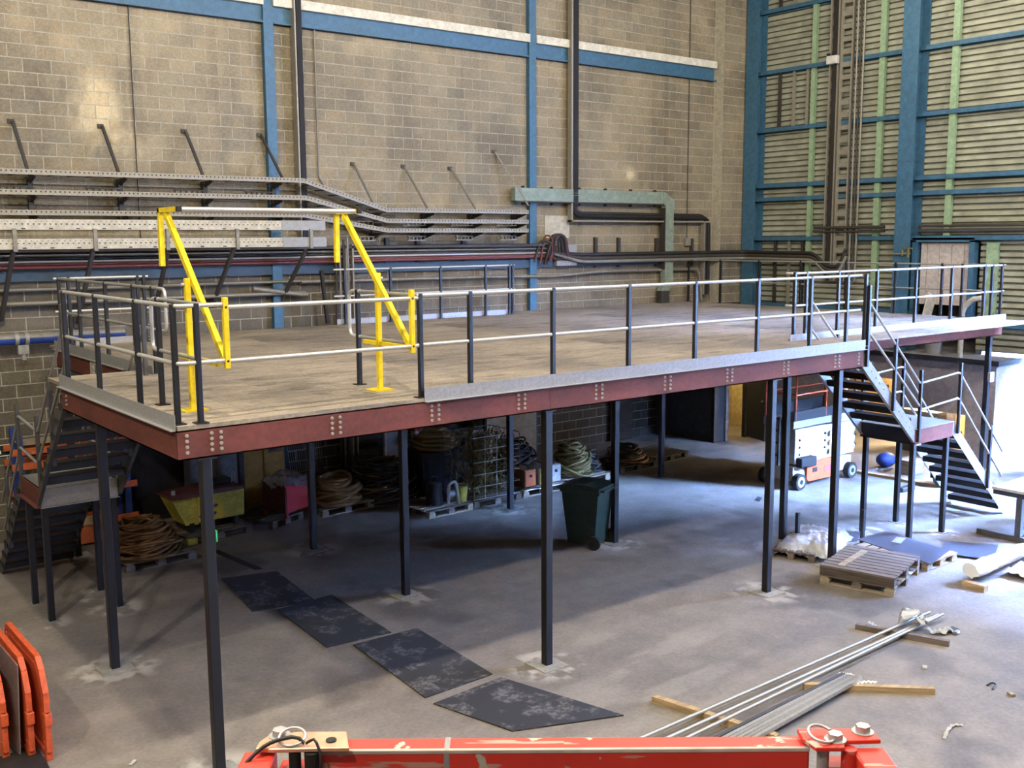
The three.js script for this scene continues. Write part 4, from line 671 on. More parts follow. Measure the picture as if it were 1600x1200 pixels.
{
  const t = thing('red_bin', 'bright red steel bin with clear plastic film over its top, on a pallet', 'bin', [4.85, 0.145, -8.05], 0.35); t.local = true;
  part(t, 'front', rbox(0.62, 0.52, 0.03, 0.008, 0.03, 0.36, 0.28), M.red); part(t, 'side', rbox(0.03, 0.52, 0.56, 0.008, -0.29, 0.36, 0), M.darkRed); part(t, 'side', rbox(0.03, 0.52, 0.56, 0.008, 0.34, 0.36, 0), M.red); part(t, 'back', rbox(0.62, 0.52, 0.03, 0.008, 0.03, 0.36, -0.28), M.red); part(t, 'bottom', bx(-0.28, 0.33, 0.1, 0.12, -0.27, 0.27), M.darkRed);
  for (const [a, b] of [[-0.26, 0.26], [0.31, 0.26], [-0.26, -0.26], [0.31, -0.26]]) part(t, 'leg', bx(a - 0.025, a + 0.025, 0, 0.12, b - 0.025, b + 0.025), M.red);
}
function crumple(w, d, h, nx, nz, seed, fall = 0.1) {       // a creased sheet, w by d, drooping at its rim
  const r = mulberry(seed), g = new THREE.PlaneGeometry(w, d, nx, nz).rotateX(-Math.PI / 2), p = g.attributes.position;
  for (let i = 0; i < p.count; i++) { const x = p.getX(i), z = p.getZ(i), e = Math.max(Math.abs(x) / (w / 2), Math.abs(z) / (d / 2)); p.setY(i, h * (fbm(x * 6 + seed, z * 6, 3)) + 0.4 * h * (r() - 0.5) - fall * sstep(0.72, 1, e)); p.setX(i, x + 0.02 * (r() - 0.5)); p.setZ(i, z + 0.02 * (r() - 0.5)); }
  g.computeVertexNormals(); return g;
}
single('plastic_film', crumple(0.74, 0.66, 0.16, 18, 16, 4, 0.14).rotateY(0.35).translate(4.87, 0.78, -8.05), M.filmGrey, 'crumpled clear plastic film lying on the red bin', 'plastic film');
pallet('pale fronted pallet carrying the brown lay flat hoses', 5.45, -7.8, 1.15, 0.9, M.woodPale, 0.08, { m2: M.woodGrey });
coil('hose_pile', 'heap of flat brown orange hoses on a pallet by the third row column', 'hoses', [5.95, 0.145, -8.2], 0.55, 0.42, 26, 0.04, M.hose, 8, M.copper);
coil('hose_pile', 'dim brown cable heap in the shade before the white door', 'hoses', [7.1, 0, -8.5], 0.8, 0.75, 40, 0.022, M.cable, 9, M.copper);
{ // steel cabinets on the back wall
  const t = thing('steel_cabinet', 'grey blue steel cabinet with yellow and white warning labels', 'cabinet', [4.18, 0, -9.5]);
  part(t, 'body', rbox(1.0, 2.0, 0.45, 0.01, 4.18, 1.0, -9.52), M.offGrey); const d1 = part(t, 'door', rbox(0.49, 1.9, 0.02, 0.006, 3.93, 1.02, -9.285), M.offGrey), d2 = part(t, 'door', rbox(0.49, 1.9, 0.02, 0.006, 4.43, 1.02, -9.285), M.offGrey);
  const lab = (o, w, h, x, y, bg, draw) => part(o, 'label', plate(w, h, 0.004, [x, y, -9.272]), print(200, Math.round(200 * h / w), (c, W, H) => { c.fillStyle = bg; c.fillRect(0, 0, W, H); draw(c, W, H); }), { uv: true });
  lab(d1, 0.36, 0.62, 3.9, 1.55, '#d9a514', (c, W, H) => { c.fillStyle = '#111'; c.beginPath(); c.moveTo(W / 2, 20); c.lineTo(20, 140); c.lineTo(W - 20, 140); c.fill(); c.fillStyle = '#e0b020'; c.beginPath(); c.moveTo(W / 2, 50); c.lineTo(48, 125); c.lineTo(W - 48, 125); c.fill(); c.fillStyle = '#1a1606'; c.font = 'bold 42px sans-serif'; c.fillText('Danger', 14, 215); c.font = 'bold 30px sans-serif'; c.fillText('oxidising', 20, 270); c.fillText('chemicals', 20, 310); });
  lab(d1, 0.26, 0.34, 3.97, 0.92, '#c9ccd2', (c, W, H) => { c.fillStyle = '#16181c'; c.fillRect(60, 30, 60, 80); c.fillRect(20, 150, 160, 14); c.fillRect(20, 185, 120, 14); });
  lab(d2, 0.4, 0.2, 4.46, 1.72, '#c3c7d0', (c, W) => { c.fillStyle = '#1b1d22'; c.font = 'bold 22px sans-serif'; c.fillText('FIRE BLANKET', 14, 36); c.fillText('KEEP CLEAR', 24, 72); });
  lab(d2, 0.4, 0.16, 4.5, 1.28, '#c3c7d0', (c, W) => { c.fillStyle = '#1b1d22'; c.font = 'bold 23px sans-serif'; c.fillText('FLAMMABLE', 26, 32); c.fillText('LIQUID', 50, 64); });
  part(d2, 'lock', rbox(0.1, 0.12, 0.03, 0.01, 4.3, 1.42, -9.265), M.blackMatt);
  const y = thing('steel_cabinet', 'yellow ochre two door steel cabinet next to the grey blue one', 'cabinet', [5.1, 0, -9.5]);
  part(y, 'body', rbox(0.92, 2.1, 0.45, 0.01, 5.16, 1.05, -9.55), M.ochre); const e1 = part(y, 'door', rbox(0.44, 2.0, 0.02, 0.006, 4.93, 1.05, -9.315), M.ochre), e2 = part(y, 'door', rbox(0.44, 2.0, 0.02, 0.006, 5.39, 1.05, -9.315), M.ochre);
  const lb = (o, w, h, x, yy, bg, draw) => part(o, 'label', plate(w, h, 0.004, [x, yy, -9.302]), print(160, Math.round(160 * h / w), (c, W, H) => { c.fillStyle = bg; c.fillRect(0, 0, W, H); draw(c, W, H); }), { uv: true });
  lb(e1, 0.26, 0.14, 4.93, 1.72, '#c9c4b0', (c) => { c.fillStyle = '#2a2a22'; c.fillRect(16, 14, 110, 18); c.fillRect(24, 46, 100, 14); }); lb(e1, 0.26, 0.08, 4.93, 1.46, '#b08a20', (c) => { c.fillStyle = '#5a4208'; c.fillRect(30, 18, 90, 12); }); lb(e2, 0.26, 0.12, 5.4, 1.9, '#c9c4b0', (c) => { c.fillStyle = '#55503a'; c.fillRect(20, 24, 110, 14); }); lb(e2, 0.3, 0.14, 5.42, 1.1, '#5c3a08', (c) => { c.fillStyle = '#241202'; c.fillRect(10, 34, 90, 20); c.beginPath(); c.moveTo(130, 12); c.lineTo(112, 44); c.lineTo(150, 44); c.fill(); });
  part(e2, 'lock', rbox(0.09, 0.1, 0.03, 0.01, 5.24, 1.36, -9.295), M.blackMatt); t.position.x -= 0.13; y.position.x -= 0.16;
}
{
  const t = thing('mesh_panel', 'dark wire mesh panel leaning on the wall behind the red bin', 'mesh panel', [5.95, 0.2, -9.4]), a = [5.62, 0.1, -9.3], gs = [];
  for (let i = 0; i <= 16; i++) gs.push(bar([5.62 + i * 0.045, 0.1, -9.3], [5.62 + i * 0.045, 1.35, -9.6], 0.008)); for (const y of [0.1, 0.5, 0.95, 1.35]) gs.push(bar([5.62, y, -9.3 - (y - 0.1) * 0.24], [6.34, y, -9.3 - (y - 0.1) * 0.24], 0.014)); part(t, 'wires', gs, M.galvDull, { kind: 'stuff' });
}
{ // door, opening and bench at the back wall
  const t = thing('white_door', 'pale blue white door standing on the back wall between dark openings', 'door', [8.2, 0, -9.7]);
  part(t, 'panel', bx(7.98, 8.46, 0.02, 2.5, -9.78, -9.7), M.offGrey); part(t, 'frame', [bx(7.93, 7.98, 0, 2.55, -9.78, -9.67), bx(8.46, 8.51, 0, 2.55, -9.78, -9.67)], M.white); part(t, 'handle', cyl([8.05, 1.05, -9.7], [8.05, 1.05, -9.62], 0.02), M.galvDull);
  const d = thing('dark_opening_slats', 'added black slats standing for the dark opening left of the pale door', 'door', [7.4, 0, -9.7]); for (let k = 0; k < 14; k++) part(d, 'slat', bx(6.98, 7.9, 0.01 + k * 0.18, 0.18 + k * 0.18, -9.78, -9.72), M.blackMatt);  // dark slats added in place of a dark opening
  const w = thing('work_bench', 'dark steel workbench frame with an upper shelf by the back wall', 'workbench', [9.4, 0, -9.3]);
  part(w, 'top_shelf', bx(8.75, 10.1, 1.92, 1.97, -9.75, -8.9), M.grey); part(w, 'worktop', bx(8.75, 10.1, 0.86, 0.92, -9.75, -8.9), M.grey);
  for (const [x, z] of [[8.8, -8.95], [10.05, -8.95], [8.8, -9.7], [10.05, -9.7]]) part(w, 'leg', bx(x - 0.03, x + 0.03, 0, 1.92, z - 0.03, z + 0.03), M.blackMatt);
  single('spirit_level', rbox(0.62, 0.09, 0.06, 0.01, 9.15, 2.015, -9.2), M.woodNew, 'yellow wooden bar lying on the left of the workbench shelf', 'timber'); single('spirit_level', rbox(0.55, 0.09, 0.06, 0.01, 9.85, 2.015, -9.2), M.woodNew, 'yellow wooden bar lying on the right of the workbench shelf', 'timber');
  single('silver_tray', rbox(0.6, 0.05, 0.3, 0.01, 9.75, 0.945, -9.1), M.galv, 'silver tray lying on the workbench', 'tray');
  const f = thing('fire_extinguisher', 'dark red fire extinguisher on the wall beside the workbench', 'fire extinguisher', [8.66, 0.7, -9.6]); part(f, 'body', cyl([8.66, 0.7, -9.62], [8.66, 1.2, -9.62], 0.09, 14), M.red); part(f, 'label', cyl([8.66, 0.85, -9.62], [8.66, 1.0, -9.62], 0.092, 14), M.white); part(f, 'valve', cyl([8.66, 1.2, -9.62], [8.66, 1.3, -9.62], 0.03), M.blackMatt);
}
pallet('pale pallet carrying the pump and yellow bucket', 6.93, -6.46, 1.05, 1.0, M.woodPale, 0.06, { m2: M.woodGrey });
{
  const t = thing('water_pump', 'small black water pump with a bent pale hose on a pallet', 'pump', [7.35, 0.145, -6.85]);
  part(t, 'body', new THREE.CylinderGeometry(0.14, 0.17, 0.42, 18).translate(7.3, 0.36, -6.85), M.blackMatt); part(t, 'motor', cyl([7.45, 0.3, -6.8], [7.7, 0.3, -6.85], 0.12, 16), M.grey); part(t, 'hose', pipe([[7.45, 0.2, -6.6], [7.46, 0.55, -6.6], [7.62, 0.6, -6.6], [7.66, 0.16, -6.55]], 0.03, 8, 0.12), M.cream); part(t, 'feet', [bx(7.15, 7.7, 0.145, 0.17, -6.95, -6.75)], M.grey); part(t, 'handle', pipe([[7.22, 0.55, -6.85], [7.22, 0.68, -6.85], [7.38, 0.68, -6.85], [7.38, 0.55, -6.85]], 0.012, 6, 0.04), M.blackMatt);
  const b = thing('bucket', 'yellow bucket with a white rim standing on the pump pallet', 'bucket', [7.85, 0.145, -6.75]); part(b, 'body', new THREE.CylinderGeometry(0.13, 0.1, 0.3, 18, 1, true).translate(7.85, 0.3, -6.75), M.yellowDull); part(b, 'rim', new THREE.TorusGeometry(0.13, 0.012, 6, 20).rotateX(Math.PI / 2).translate(7.85, 0.45, -6.75), M.white); part(b, 'bottom', cyl([7.85, 0.15, -6.75], [7.85, 0.16, -6.75], 0.1, 18), M.yellowDull);
}
coil('scrap_heap', 'amber brown heap of brass fittings on a crate before the workbench', 'scrap', [8.35, 0.85, -8.4], 0.5, 0.34, 22, 0.04, M.hose, 17, M.brass);
single('crate', rbox(1.1, 0.85, 0.8, 0.015, 8.35, 0.425, -8.4), M.blackMatt, 'black crate under the amber heap of fittings', 'crate');
pallet('dark pallet with a red block carrying the wire cage', 7.97, -6.5, 1.2, 1.1, M.woodDark, 0.05, { m2: M.woodGrey });
{ // wire cage of brass scrap
  const x0 = 8.0, x1 = 9.12, z0 = -7.55, z1 = -6.56, y0 = 0.16, y1 = 1.36, t = thing('wire_cage', 'tall silver wire cage filled with tangled brass strips, on a dark pallet', 'cage', [(x0 + x1) / 2, y0, (z0 + z1) / 2]);
  const f = (name, gs) => part(t, name, gs, M.galvDull), ns = 5, nv = 4;
  const fr = [], sd = []; for (let i = 0; i <= ns; i++) { const y = y0 + (y1 - y0) * i / ns; fr.push(bar([x0, y, z1], [x1, y, z1], 0.014)); sd.push(bar([x0, y, z0], [x0, y, z1], 0.014)); } for (let i = 0; i <= nv; i++) { const x = x0 + (x1 - x0) * i / nv, z = z0 + (z1 - z0) * i / nv; fr.push(bar([x, y0, z1], [x, y1, z1], 0.010)); sd.push(bar([x0, y0, z], [x0, y1, z], 0.010)); }
  part(t, 'front_mesh', fr, M.galv, { kind: 'stuff' }); part(t, 'side_mesh', sd, M.grey, { kind: 'stuff' }); part(t, 'back_mesh', fr.map((g) => g.clone().translate(0, 0, z0 - z1)), M.grey, { kind: 'stuff' }); part(t, 'side_mesh', sd.map((g) => g.clone().translate(x1 - x0, 0, 0)), M.galvDull, { kind: 'stuff' });
  rnd = mulberry(77); const gs = []; for (let i = 0; i < 560; i++) { const c = [rr(x0 + 0.06, x1 - 0.06), rr(y0 + 0.04, y1 + 0.02), rr(z0 + 0.06, z1 - 0.04)], a = rr(0, 6.28), b = rr(-0.9, 0.9), L = rr(0.06, 0.16); gs.push(bar([c[0] - L * Math.cos(a) * Math.cos(b) * 0.6, c[1] - L * Math.sin(b), c[2] - L * 0.4 * Math.sin(a)], [c[0] + L * Math.cos(a) * Math.cos(b) * 0.6, c[1] + L * Math.sin(b), c[2] + L * 0.4 * Math.sin(a)], rr(0.02, 0.04), 0.006)); }
  single('brass_strips', gs, M.brass, 'tangle of brass scrap strips filling the wire cage', 'scrap', null, { kind: 'stuff' });
}
{ // cream cabinet with red diamonds and a blue crate on it
  const t = thing('hazard_cabinet', 'cream cabinet with two red hazard diamonds behind the wire cage', 'cabinet', [10.6, 0, -9.3]);
  part(t, 'body', rbox(1.5, 1.85, 0.5, 0.01, 11.0, 0.925, -9.5), M.cream); for (const x of [10.52, 11.15]) part(t, 'diamond', box(0.3, 0.3, 0.006, x, 1.55, -9.245, 0, 0, Math.PI / 4), M.red); for (const x of [10.62, 11.38]) part(t, 'door', rbox(0.7, 1.7, 0.012, 0.004, x, 0.9, -9.25), M.cream);
  const b = thing('blue_crate', 'blue plastic crate standing on the cream cabinet', 'crate', [10.5, 1.85, -9.4]); part(b, 'body', rbox(0.6, 0.24, 0.38, 0.015, 10.5, 1.97, -9.45), M.rackBlue); part(b, 'rim', rbox(0.63, 0.04, 0.41, 0.01, 10.5, 2.09, -9.45), M.rackBlue);
  single('black_bag', new THREE.SphereGeometry(0.24, 14, 10).scale(1.1, 0.75, 0.9).translate(10.05, 2.15, -9.3), M.cable, 'black bag slumped on the workbench shelf beside the blue crate', 'bag');
}
pallet('whitish pallet carrying two small welding sets', 9.27, -6.62, 1.1, 0.9, M.woodPale, 0.0, { m2: M.white });
{
  const mk = (label, x, z, m, m2) => { const t = thing('welding_set', label, 'welder', [x, 0.145, z]); part(t, 'case', rbox(0.3, 0.36, 0.42, 0.02, x, 0.345, z), m); part(t, 'front', rbox(0.26, 0.3, 0.01, 0.004, x, 0.345, z + 0.214), m2); part(t, 'handle', pipe([[x, 0.52, z + 0.14], [x, 0.6, z + 0.14], [x, 0.6, z - 0.14], [x, 0.52, z - 0.14]], 0.014, 6, 0.04), M.blackMatt); part(t, 'knob', cyl([x, 0.4, z + 0.215], [x, 0.4, z + 0.24], 0.03), M.blackMatt); };
  mk('brown orange welding set at the left of its pallet', 9.5, -6.9, M.copper, M.orangeBeam); mk('cream welding set next to the brown orange one', 9.87, -6.9, M.cream, M.yellowDull); mk('cream stool like welding set at the right end of its pallet', 10.2, -6.95, M.cream, M.white);
  coil('cable_heap', 'black heap of cable behind the welding sets', 'cable', [9.8, 0.145, -7.6], 0.55, 0.75, 30, 0.022, M.cable, 21, M.grey);
}
pallet('white ended pallet carrying the big olive cable coil', 10.5, -6.68, 1.2, 1.0, M.woodPale, 0.02, { m2: M.white });
coil('cable_heap', 'big olive brown coil of cable on the white ended pallet', 'cable', [10.98, 0.145, -7.12], 0.46, 0.62, 44, 0.026, M.brass, 22, M.hose, 0.5);
coil('cable_heap', 'black coil of cable slumped right of the olive coil', 'cable', [11.5, 0.145, -7.15], 0.28, 0.42, 26, 0.018, M.cable, 23, M.grey);
pallet('low dark pallet in the deep shade, nearest the olive coil', 12.2, -6.9, 1.2, 1.0, M.woodDark, 0.05); pallet('low dark pallet in the deep shade by the lone third row column', 13.5, -7.1, 1.2, 1.0, M.woodDark, 0.1);
coil('cable_heap', 'dark heap of cable on the low pallet in the deep shade', 'cable', [12.8, 0.145, -7.4], 0.5, 0.3, 22, 0.03, M.cable, 24, M.copper);
{ // pallet racking behind the left stairs
  const t = thing('pallet_rack', 'blue and orange pallet racking behind the left stairs', 'rack', [1.4, 0, -9.3]);
  const xa = 0.676, xb = 2.389;
  for (const x of [xa, xb]) for (const z of [-9.2, -9.65]) { const u = part(t, 'upright', [bx(x - 0.045, x + 0.045, 0, z < -9.3 ? 2.0 : 1.905, z - 0.035, z + 0.035)], M.rackBlue); part(u, 'foot', bx(x - 0.07, x + 0.07, 0, 0.01, z - 0.06, z + 0.06), M.galvDull); }
  for (const y of [1.651, 1.403, 0.86, 0.28]) for (const z of [-9.16, -9.7]) part(t, 'beam', rbox(xb - xa + 0.3, 0.11, 0.045, 0.006, (xa + xb) / 2, y, z), M.orangeBeam);
  for (const y of [1.695 + 0.06, 0.92]) part(t, 'shelf_board', bx(xa, xb, y, y + 0.02, -9.68, -9.18), M.woodPale);
  const c = thing('orange_crate', 'orange brown crate on the floor under the pallet racking', 'crate', [1.5, 0, -8.9]); part(c, 'body', rbox(0.8, 0.34, 0.4, 0.01, 1.55, 0.2, -8.95), M.orangeBeam); part(c, 'rim', rbox(0.84, 0.05, 0.44, 0.01, 1.55, 0.37, -8.95), M.woodNew);
}
struct('door_1', bx(2.4, 3.654, 0, 3.1, -9.75, -9.6), mat([0.012, 0.009, 0.007], 1));
{ // wheeled bin
  const t = thing('wheelie_bin', 'dark green wheeled rubbish bin standing under the deck', 'bin', [8.13, 0, -3.48], -1.22); t.local = true;
  const tap = (w0, d0, w1, d1, h, y) => { const g = new THREE.BoxGeometry(1, h, 1, 1, 4, 1), p = g.attributes.position; for (let i = 0; i < p.count; i++) { const f = p.getY(i) / h + 0.5; p.setX(i, p.getX(i) * (d0 + (d1 - d0) * f)); p.setZ(i, p.getZ(i) * (w0 + (w1 - w0) * f)); } g.computeVertexNormals(); return g.translate(0, y + h / 2, 0); };
  part(t, 'body', tap(0.44, 0.5, 0.56, 0.68, 0.88, 0.06), M.green); part(t, 'rim', rbox(0.74, 0.06, 0.6, 0.012, 0, 0.955, 0), M.green);
  const lid = prism([[-0.42, 0], [0.36, 0], [0.36, 0.05], [0.1, 0.1], [-0.2, 0.085], [-0.42, 0.02]], 0.6, 0.006).translate(0, 0.985, -0.3); part(t, 'lid', lid, M.green);
  part(t, 'handle', cyl([0.43, 1.0, -0.26], [0.43, 1.0, 0.26], 0.016), M.green); part(t, 'handle_arm', bx(0.34, 0.44, 0.985, 1.015, -0.24, -0.2), M.green); part(t, 'handle_arm', bx(0.34, 0.44, 0.985, 1.015, 0.2, 0.24), M.green);
  part(t, 'axle', cyl([0.24, 0.1, -0.27], [0.24, 0.1, 0.27], 0.012), M.galvDull);
  for (const s of [-1, 1]) { const w = part(t, 'wheel', new THREE.CylinderGeometry(0.12, 0.12, 0.05, 20).rotateX(Math.PI / 2).translate(0.26, 0.12, s * 0.27), M.tyre); part(w, 'hub', new THREE.CylinderGeometry(0.05, 0.05, 0.056, 14).rotateX(Math.PI / 2).translate(0.24, 0.1, s * 0.27), M.blackMatt); }
}
{ // scissor lift
  const x0 = 13.75, x1 = 16.05, zf = -3.62, zb = -4.42, t = thing('scissor_lift', 'white and orange scissor lift with red guard rails parked under the deck', 'lift', [(x0 + x1) / 2, 0, (zf + zb) / 2]);
  part(t, 'chassis', rbox(x1 - x0 - 0.3, 0.3, 0.72, 0.02, (x0 + x1) / 2, 0.32, (zf + zb) / 2), M.cream);
  const or = part(t, 'side_cover', prism([[0, 0.06], [0.06, 0], [1.05, 0.0], [1.12, 0.1], [1.12, 0.4], [0.05, 0.4], [0, 0.33]], 0.04, 0.006).translate(14.3, 0.12, zf - 0.03), M.orange);
  part(or, 'logo', plate(0.3, 0.14, 0.004, [15.02, 0.32, zf + 0.02]), print(120, 56, (c, w, h) => { c.fillStyle = '#e8542a'; c.fillRect(0, 0, w, h); c.fillStyle = '#2b3a8c'; c.font = 'bold italic 44px sans-serif'; c.fillText('JLG', 14, 44); }), { uv: true, label: 'blue lettering on the orange side cover' });
  part(or, 'recess', rbox(0.16, 0.1, 0.02, 0.01, 14.55, 0.34, zf + 0.015), M.blackMatt);
  const wb = part(t, 'scissor_cover', [rbox(2.05, 0.72, 0.7, 0.02, 14.98, 0.87, (zf + zb) / 2)], M.white); for (let k = 0; k < 3; k++) part(wb, 'beam', rbox(0.9, 0.11, 0.03, 0.008, 15.5, 0.66 + k * 0.19, zf + 0.02 - 0.03), M.white);
  bolts(wb, [[14.1, 0.7, zf - 0.05], [14.1, 0.85, zf - 0.05], [14.1, 1.0, zf - 0.05], [14.95, 0.75, zf - 0.05], [14.95, 0.9, zf - 0.05], [14.95, 1.05, zf - 0.05], [15.98, 0.7, zf - 0.02], [15.98, 0.9, zf - 0.02], [15.98, 1.1, zf - 0.02]], 'z', M.blackMatt, 0.02, 0.02);
  part(t, 'platform', rbox(2.2, 0.16, 0.76, 0.015, 14.95, 1.34, (zf + zb) / 2), M.galv); part(t, 'platform_sign', plate(0.9, 0.16, 0.006, [15.6, 1.34, zf + 0.032]), print(360, 64, (c, w, h) => { c.fillStyle = '#c4d2e6'; c.fillRect(0, 0, w, h); c.fillStyle = '#3a4a66'; c.font = 'bold 34px sans-serif'; c.fillText('ACCESS', 30, 44); c.font = 'italic bold 40px sans-serif'; c.fillText('JLG', 230, 46); }), { uv: true });
  part(t, 'toe_panel', [bx(x0 + 0.1, x1 - 0.1, 1.42, 1.66, zb, zb + 0.02), bx(x0 + 0.1, x1 - 0.1, 1.42, 1.62, zf - 0.02, zf)], M.blackMatt);
  for (const z of [zf - 0.02, zb + 0.04]) { for (const x of [x0 + 0.15, (x0 + x1) / 2, x1 - 0.15]) part(t, 'rail_post', cyl([x, 1.42, z], [x, 2.48, z], 0.022, 8), M.orange); for (const y of [1.95, 2.48]) part(t, 'guard_rail', cyl([x0 + 0.15, y, z], [x1 - 0.15, y, z], 0.022, 8), M.orange); }
  for (const x of [x0 + 0.15, x1 - 0.15]) for (const y of [1.95, 2.48]) part(t, 'guard_rail', cyl([x, y, zf - 0.02], [x, y, zb + 0.04], 0.022, 8), M.orange);
  part(t, 'control_box', rbox(0.22, 0.3, 0.2, 0.02, 15.6, 2.25, zf - 0.14), M.blackMatt); part(t, 'step_box', rbox(0.5, 0.2, 0.2, 0.02, 14.25, 0.55, zf + 0.0), M.blackMatt); part(t, 'ladder', [bx(13.68, 13.72, 0.5, 1.5, -3.9, -3.86), bx(13.68, 13.72, 0.5, 1.5, -4.2, -4.16), ...[0.7, 0.95, 1.2, 1.45].map((y) => bx(13.68, 13.72, y, y + 0.03, -4.18, -3.88))], M.blackMatt);
  for (const x of [14.02, 15.78]) for (const z of [zf + 0.02, zb - 0.02]) { const w = part(t, 'wheel', new THREE.CylinderGeometry(0.165, 0.165, 0.13, 28).rotateX(Math.PI / 2).translate(x, 0.165, z), M.tyre); const rim = part(w, 'rim', new THREE.CylinderGeometry(0.11, 0.11, 0.136, 20).rotateX(Math.PI / 2).translate(x, 0.165, z), M.galvDull); part(w, 'hub', new THREE.CylinderGeometry(0.05, 0.05, 0.15, 12).rotateX(Math.PI / 2).translate(x, 0.165, z), M.blackMatt); }
}
{ // odds and ends near the low room
  [[16.05, -2.9, 0.35, 'left'], [16.0, -2.3, 0.3, 'middle'], [15.9, -1.8, 0.32, 'right']].forEach(([x, z, a, w], i) => single('timber_board', box(0.16, 0.05, 2.0 - i * 0.3, x + 0.3 + i * 0.12, 0.025 + i * 0.001, z - 0.2, 0, a - 0.25 + i * 0.05), M.woodNew, 'loose pine board on the floor before the low room, ' + w + ' one', 'board'));
  single('cardboard_box', rbox(0.5, 0.32, 0.36, 0.01, 17.1, 0.16, -3.0), M.woodPale, 'brown cardboard box on the floor before the low room', 'box');
  single('blue_bag', new THREE.SphereGeometry(0.22, 14, 10).scale(1.2, 0.75, 0.9).translate(17.3, 0.16, -3.7), M.rackBlue, 'dark blue bag on the floor left of the cardboard box', 'bag');
  single('tool_bag', new THREE.SphereGeometry(0.22, 14, 10).scale(1, 0.8, 0.8).translate(16.5, 0.17, -1.9), mat([0.1, 0.35, 0.5], 0.5), 'turquoise tool bag under the right hand stairs', 'bag');
  single('power_tool', [rbox(0.4, 0.1, 0.14, 0.03, 15.55, 0.06, -2.15), rbox(0.12, 0.2, 0.1, 0.03, 15.7, 0.11, -2.1)], M.cable, 'black power tool lying on the floor before the boards', 'tool');
  const k = thing('grey_cupboard', 'dark grey cupboard standing in the low room behind the stairs', 'cupboard', [19.3, 0, -4.0]); part(k, 'body', rbox(0.5, 1.0, 0.9, 0.01, 19.5, 0.5, -4.1), M.grey); part(k, 'door', rbox(0.015, 0.9, 0.42, 0.004, 19.245, 0.5, -3.88), M.grey); part(k, 'door', rbox(0.015, 0.9, 0.42, 0.004, 19.245, 0.5, -4.32), M.grey);
  single('sign_box', rbox(0.16, 0.2, 0.06, 0.01, 17.1, 2.28, -1.32), M.white, 'small white box fixed on the far right deck column', 'box');
  const bk = thing('metal_bucket', 'shiny metal bucket on the low room roof', 'bucket', [19.2, 2.4, -3.8]); part(bk, 'body', new THREE.CylinderGeometry(0.2, 0.17, 0.34, 20, 1, true).translate(19.2, 2.57, -3.8), M.galv); part(bk, 'bottom', cyl([19.2, 2.401, -3.8], [19.2, 2.41, -3.8], 0.17, 20), M.galvDull); part(bk, 'rim', new THREE.TorusGeometry(0.2, 0.012, 6, 20).rotateX(Math.PI / 2).translate(19.2, 2.74, -3.8), M.galv);
  single('leaning_board', bar([18.9, 3.0, -3.9], [19.3, 3.75, -3.95], 0.34, 0.03, [0, 0, 1]), M.cream, 'pale board leaning beyond the right end of the deck', 'board');
  single('vent_pipe', pipe([[18.9, 2.4, -2.98], [18.9, 3.5, -2.98], [18.9, 3.72, -2.75], [18.9, 3.74, -2.55]], 0.06, 10, 0.2), M.cream, 'pale bent vent pipe beyond the right end of the deck', 'pipe');
}
// ---------- things on the open floor ----------
function slabOf(pts, y0, y1) { const g = prism(pts.map(([x, z]) => [x, -z]), y1 - y0).rotateX(-Math.PI / 2).translate(0, y0, 0); return g; }
[[[[2.59, -5.62], [3.4, -5.4], [3.25, -3.86], [2.36, -3.98]], 'black rubber mat farthest back, in the shade of the deck'], [[[2.66, -3.84], [3.55, -3.9], [3.46, -2.12], [2.56, -2.2]], 'scuffed black rubber mat, second nearest the back of the row of four'], [[[2.86, -2.06], [3.8, -2.03], [3.7, -0.24], [2.73, -0.2]], 'scuffed black rubber mat squarely under the front edge of the deck'], [[[2.72, -0.02], [3.72, -0.1], [4.16, 1.5], [3.0, 1.04]], 'skewed black rubber mat nearest the red frame']]
  .forEach(([q, l], i) => single('rubber_mat', slabOf(q, 0.002, 0.016), M.rubber, l, 'mat', null));
struct('floor_channel', slabOf([[3.02, -7.1], [3.14, -7.1], [3.3, -5.7], [3.18, -5.7]], 0.0005, 0.006), M.blackMatt);
const PT = -1.297;
pallet('lower of two stacked weathered pallets on the open floor', 9.47, 0.18, 1.08, 1.28, M.woodPale, PT, { m2: M.woodGrey });
const topPal = pallet('upper of two stacked weathered pallets, with a loose board across it', 9.47, 0.18, 1.08, 1.28, M.woodGrey, PT, { y: 0.143, boards: 9, bw: 0.115, m2: M.woodGrey });
part(topPal, 'side_board', bx(0, 1.08, 0.0, 0.12, 0, 0.02), M.woodDark);
{ const t = thing('loose_board', 'single grey board lying across the weathered stacked pallets', 'board', [9.47, 0.286, 0.18], PT); t.local = true; part(t, 'board', box(0.1, 0.018, 0.95, 0.3, 0.01, -0.56, 0, -0.05, 0), M.woodPale); }
pallet('pallet with pale block ends under the dark steel plates', 11.18, 0.9, 0.85, 1.25, M.woodPale, 0.0, { m2: M.woodNew });
single('steel_plate', slabOf([[11.422, -0.491], [11.132, 0.983], [12.018, 0.772], [12.227, -0.472]], 0.146, 0.156), M.steelPlate, 'dark blue grey steel plate lying on the pallet under the stair landing', 'plate');
single('small_plate', slabOf([[11.66, -0.02], [11.708, 0.111], [12.034, 0.002], [11.987, -0.132]], 0.157, 0.175), M.galvDull, 'small square plate on top of the big dark steel plate', 'plate');
single('steel_plate', slabOf([[12.15, 0.55], [12.42, 1.28], [13.3, 0.92], [12.83, 0.25]], 0.03, 0.036), M.steelPlate, 'dark checker plate lying flat right of the plate pallet', 'plate');
single('steel_plate', slabOf([[11.0, -1.15], [11.75, -0.72], [12.3, -1.0], [11.75, -1.55]], 0.002, 0.008), M.steelPlate, 'dark plate flat on the floor behind the plastic wrapped bundle', 'plate');
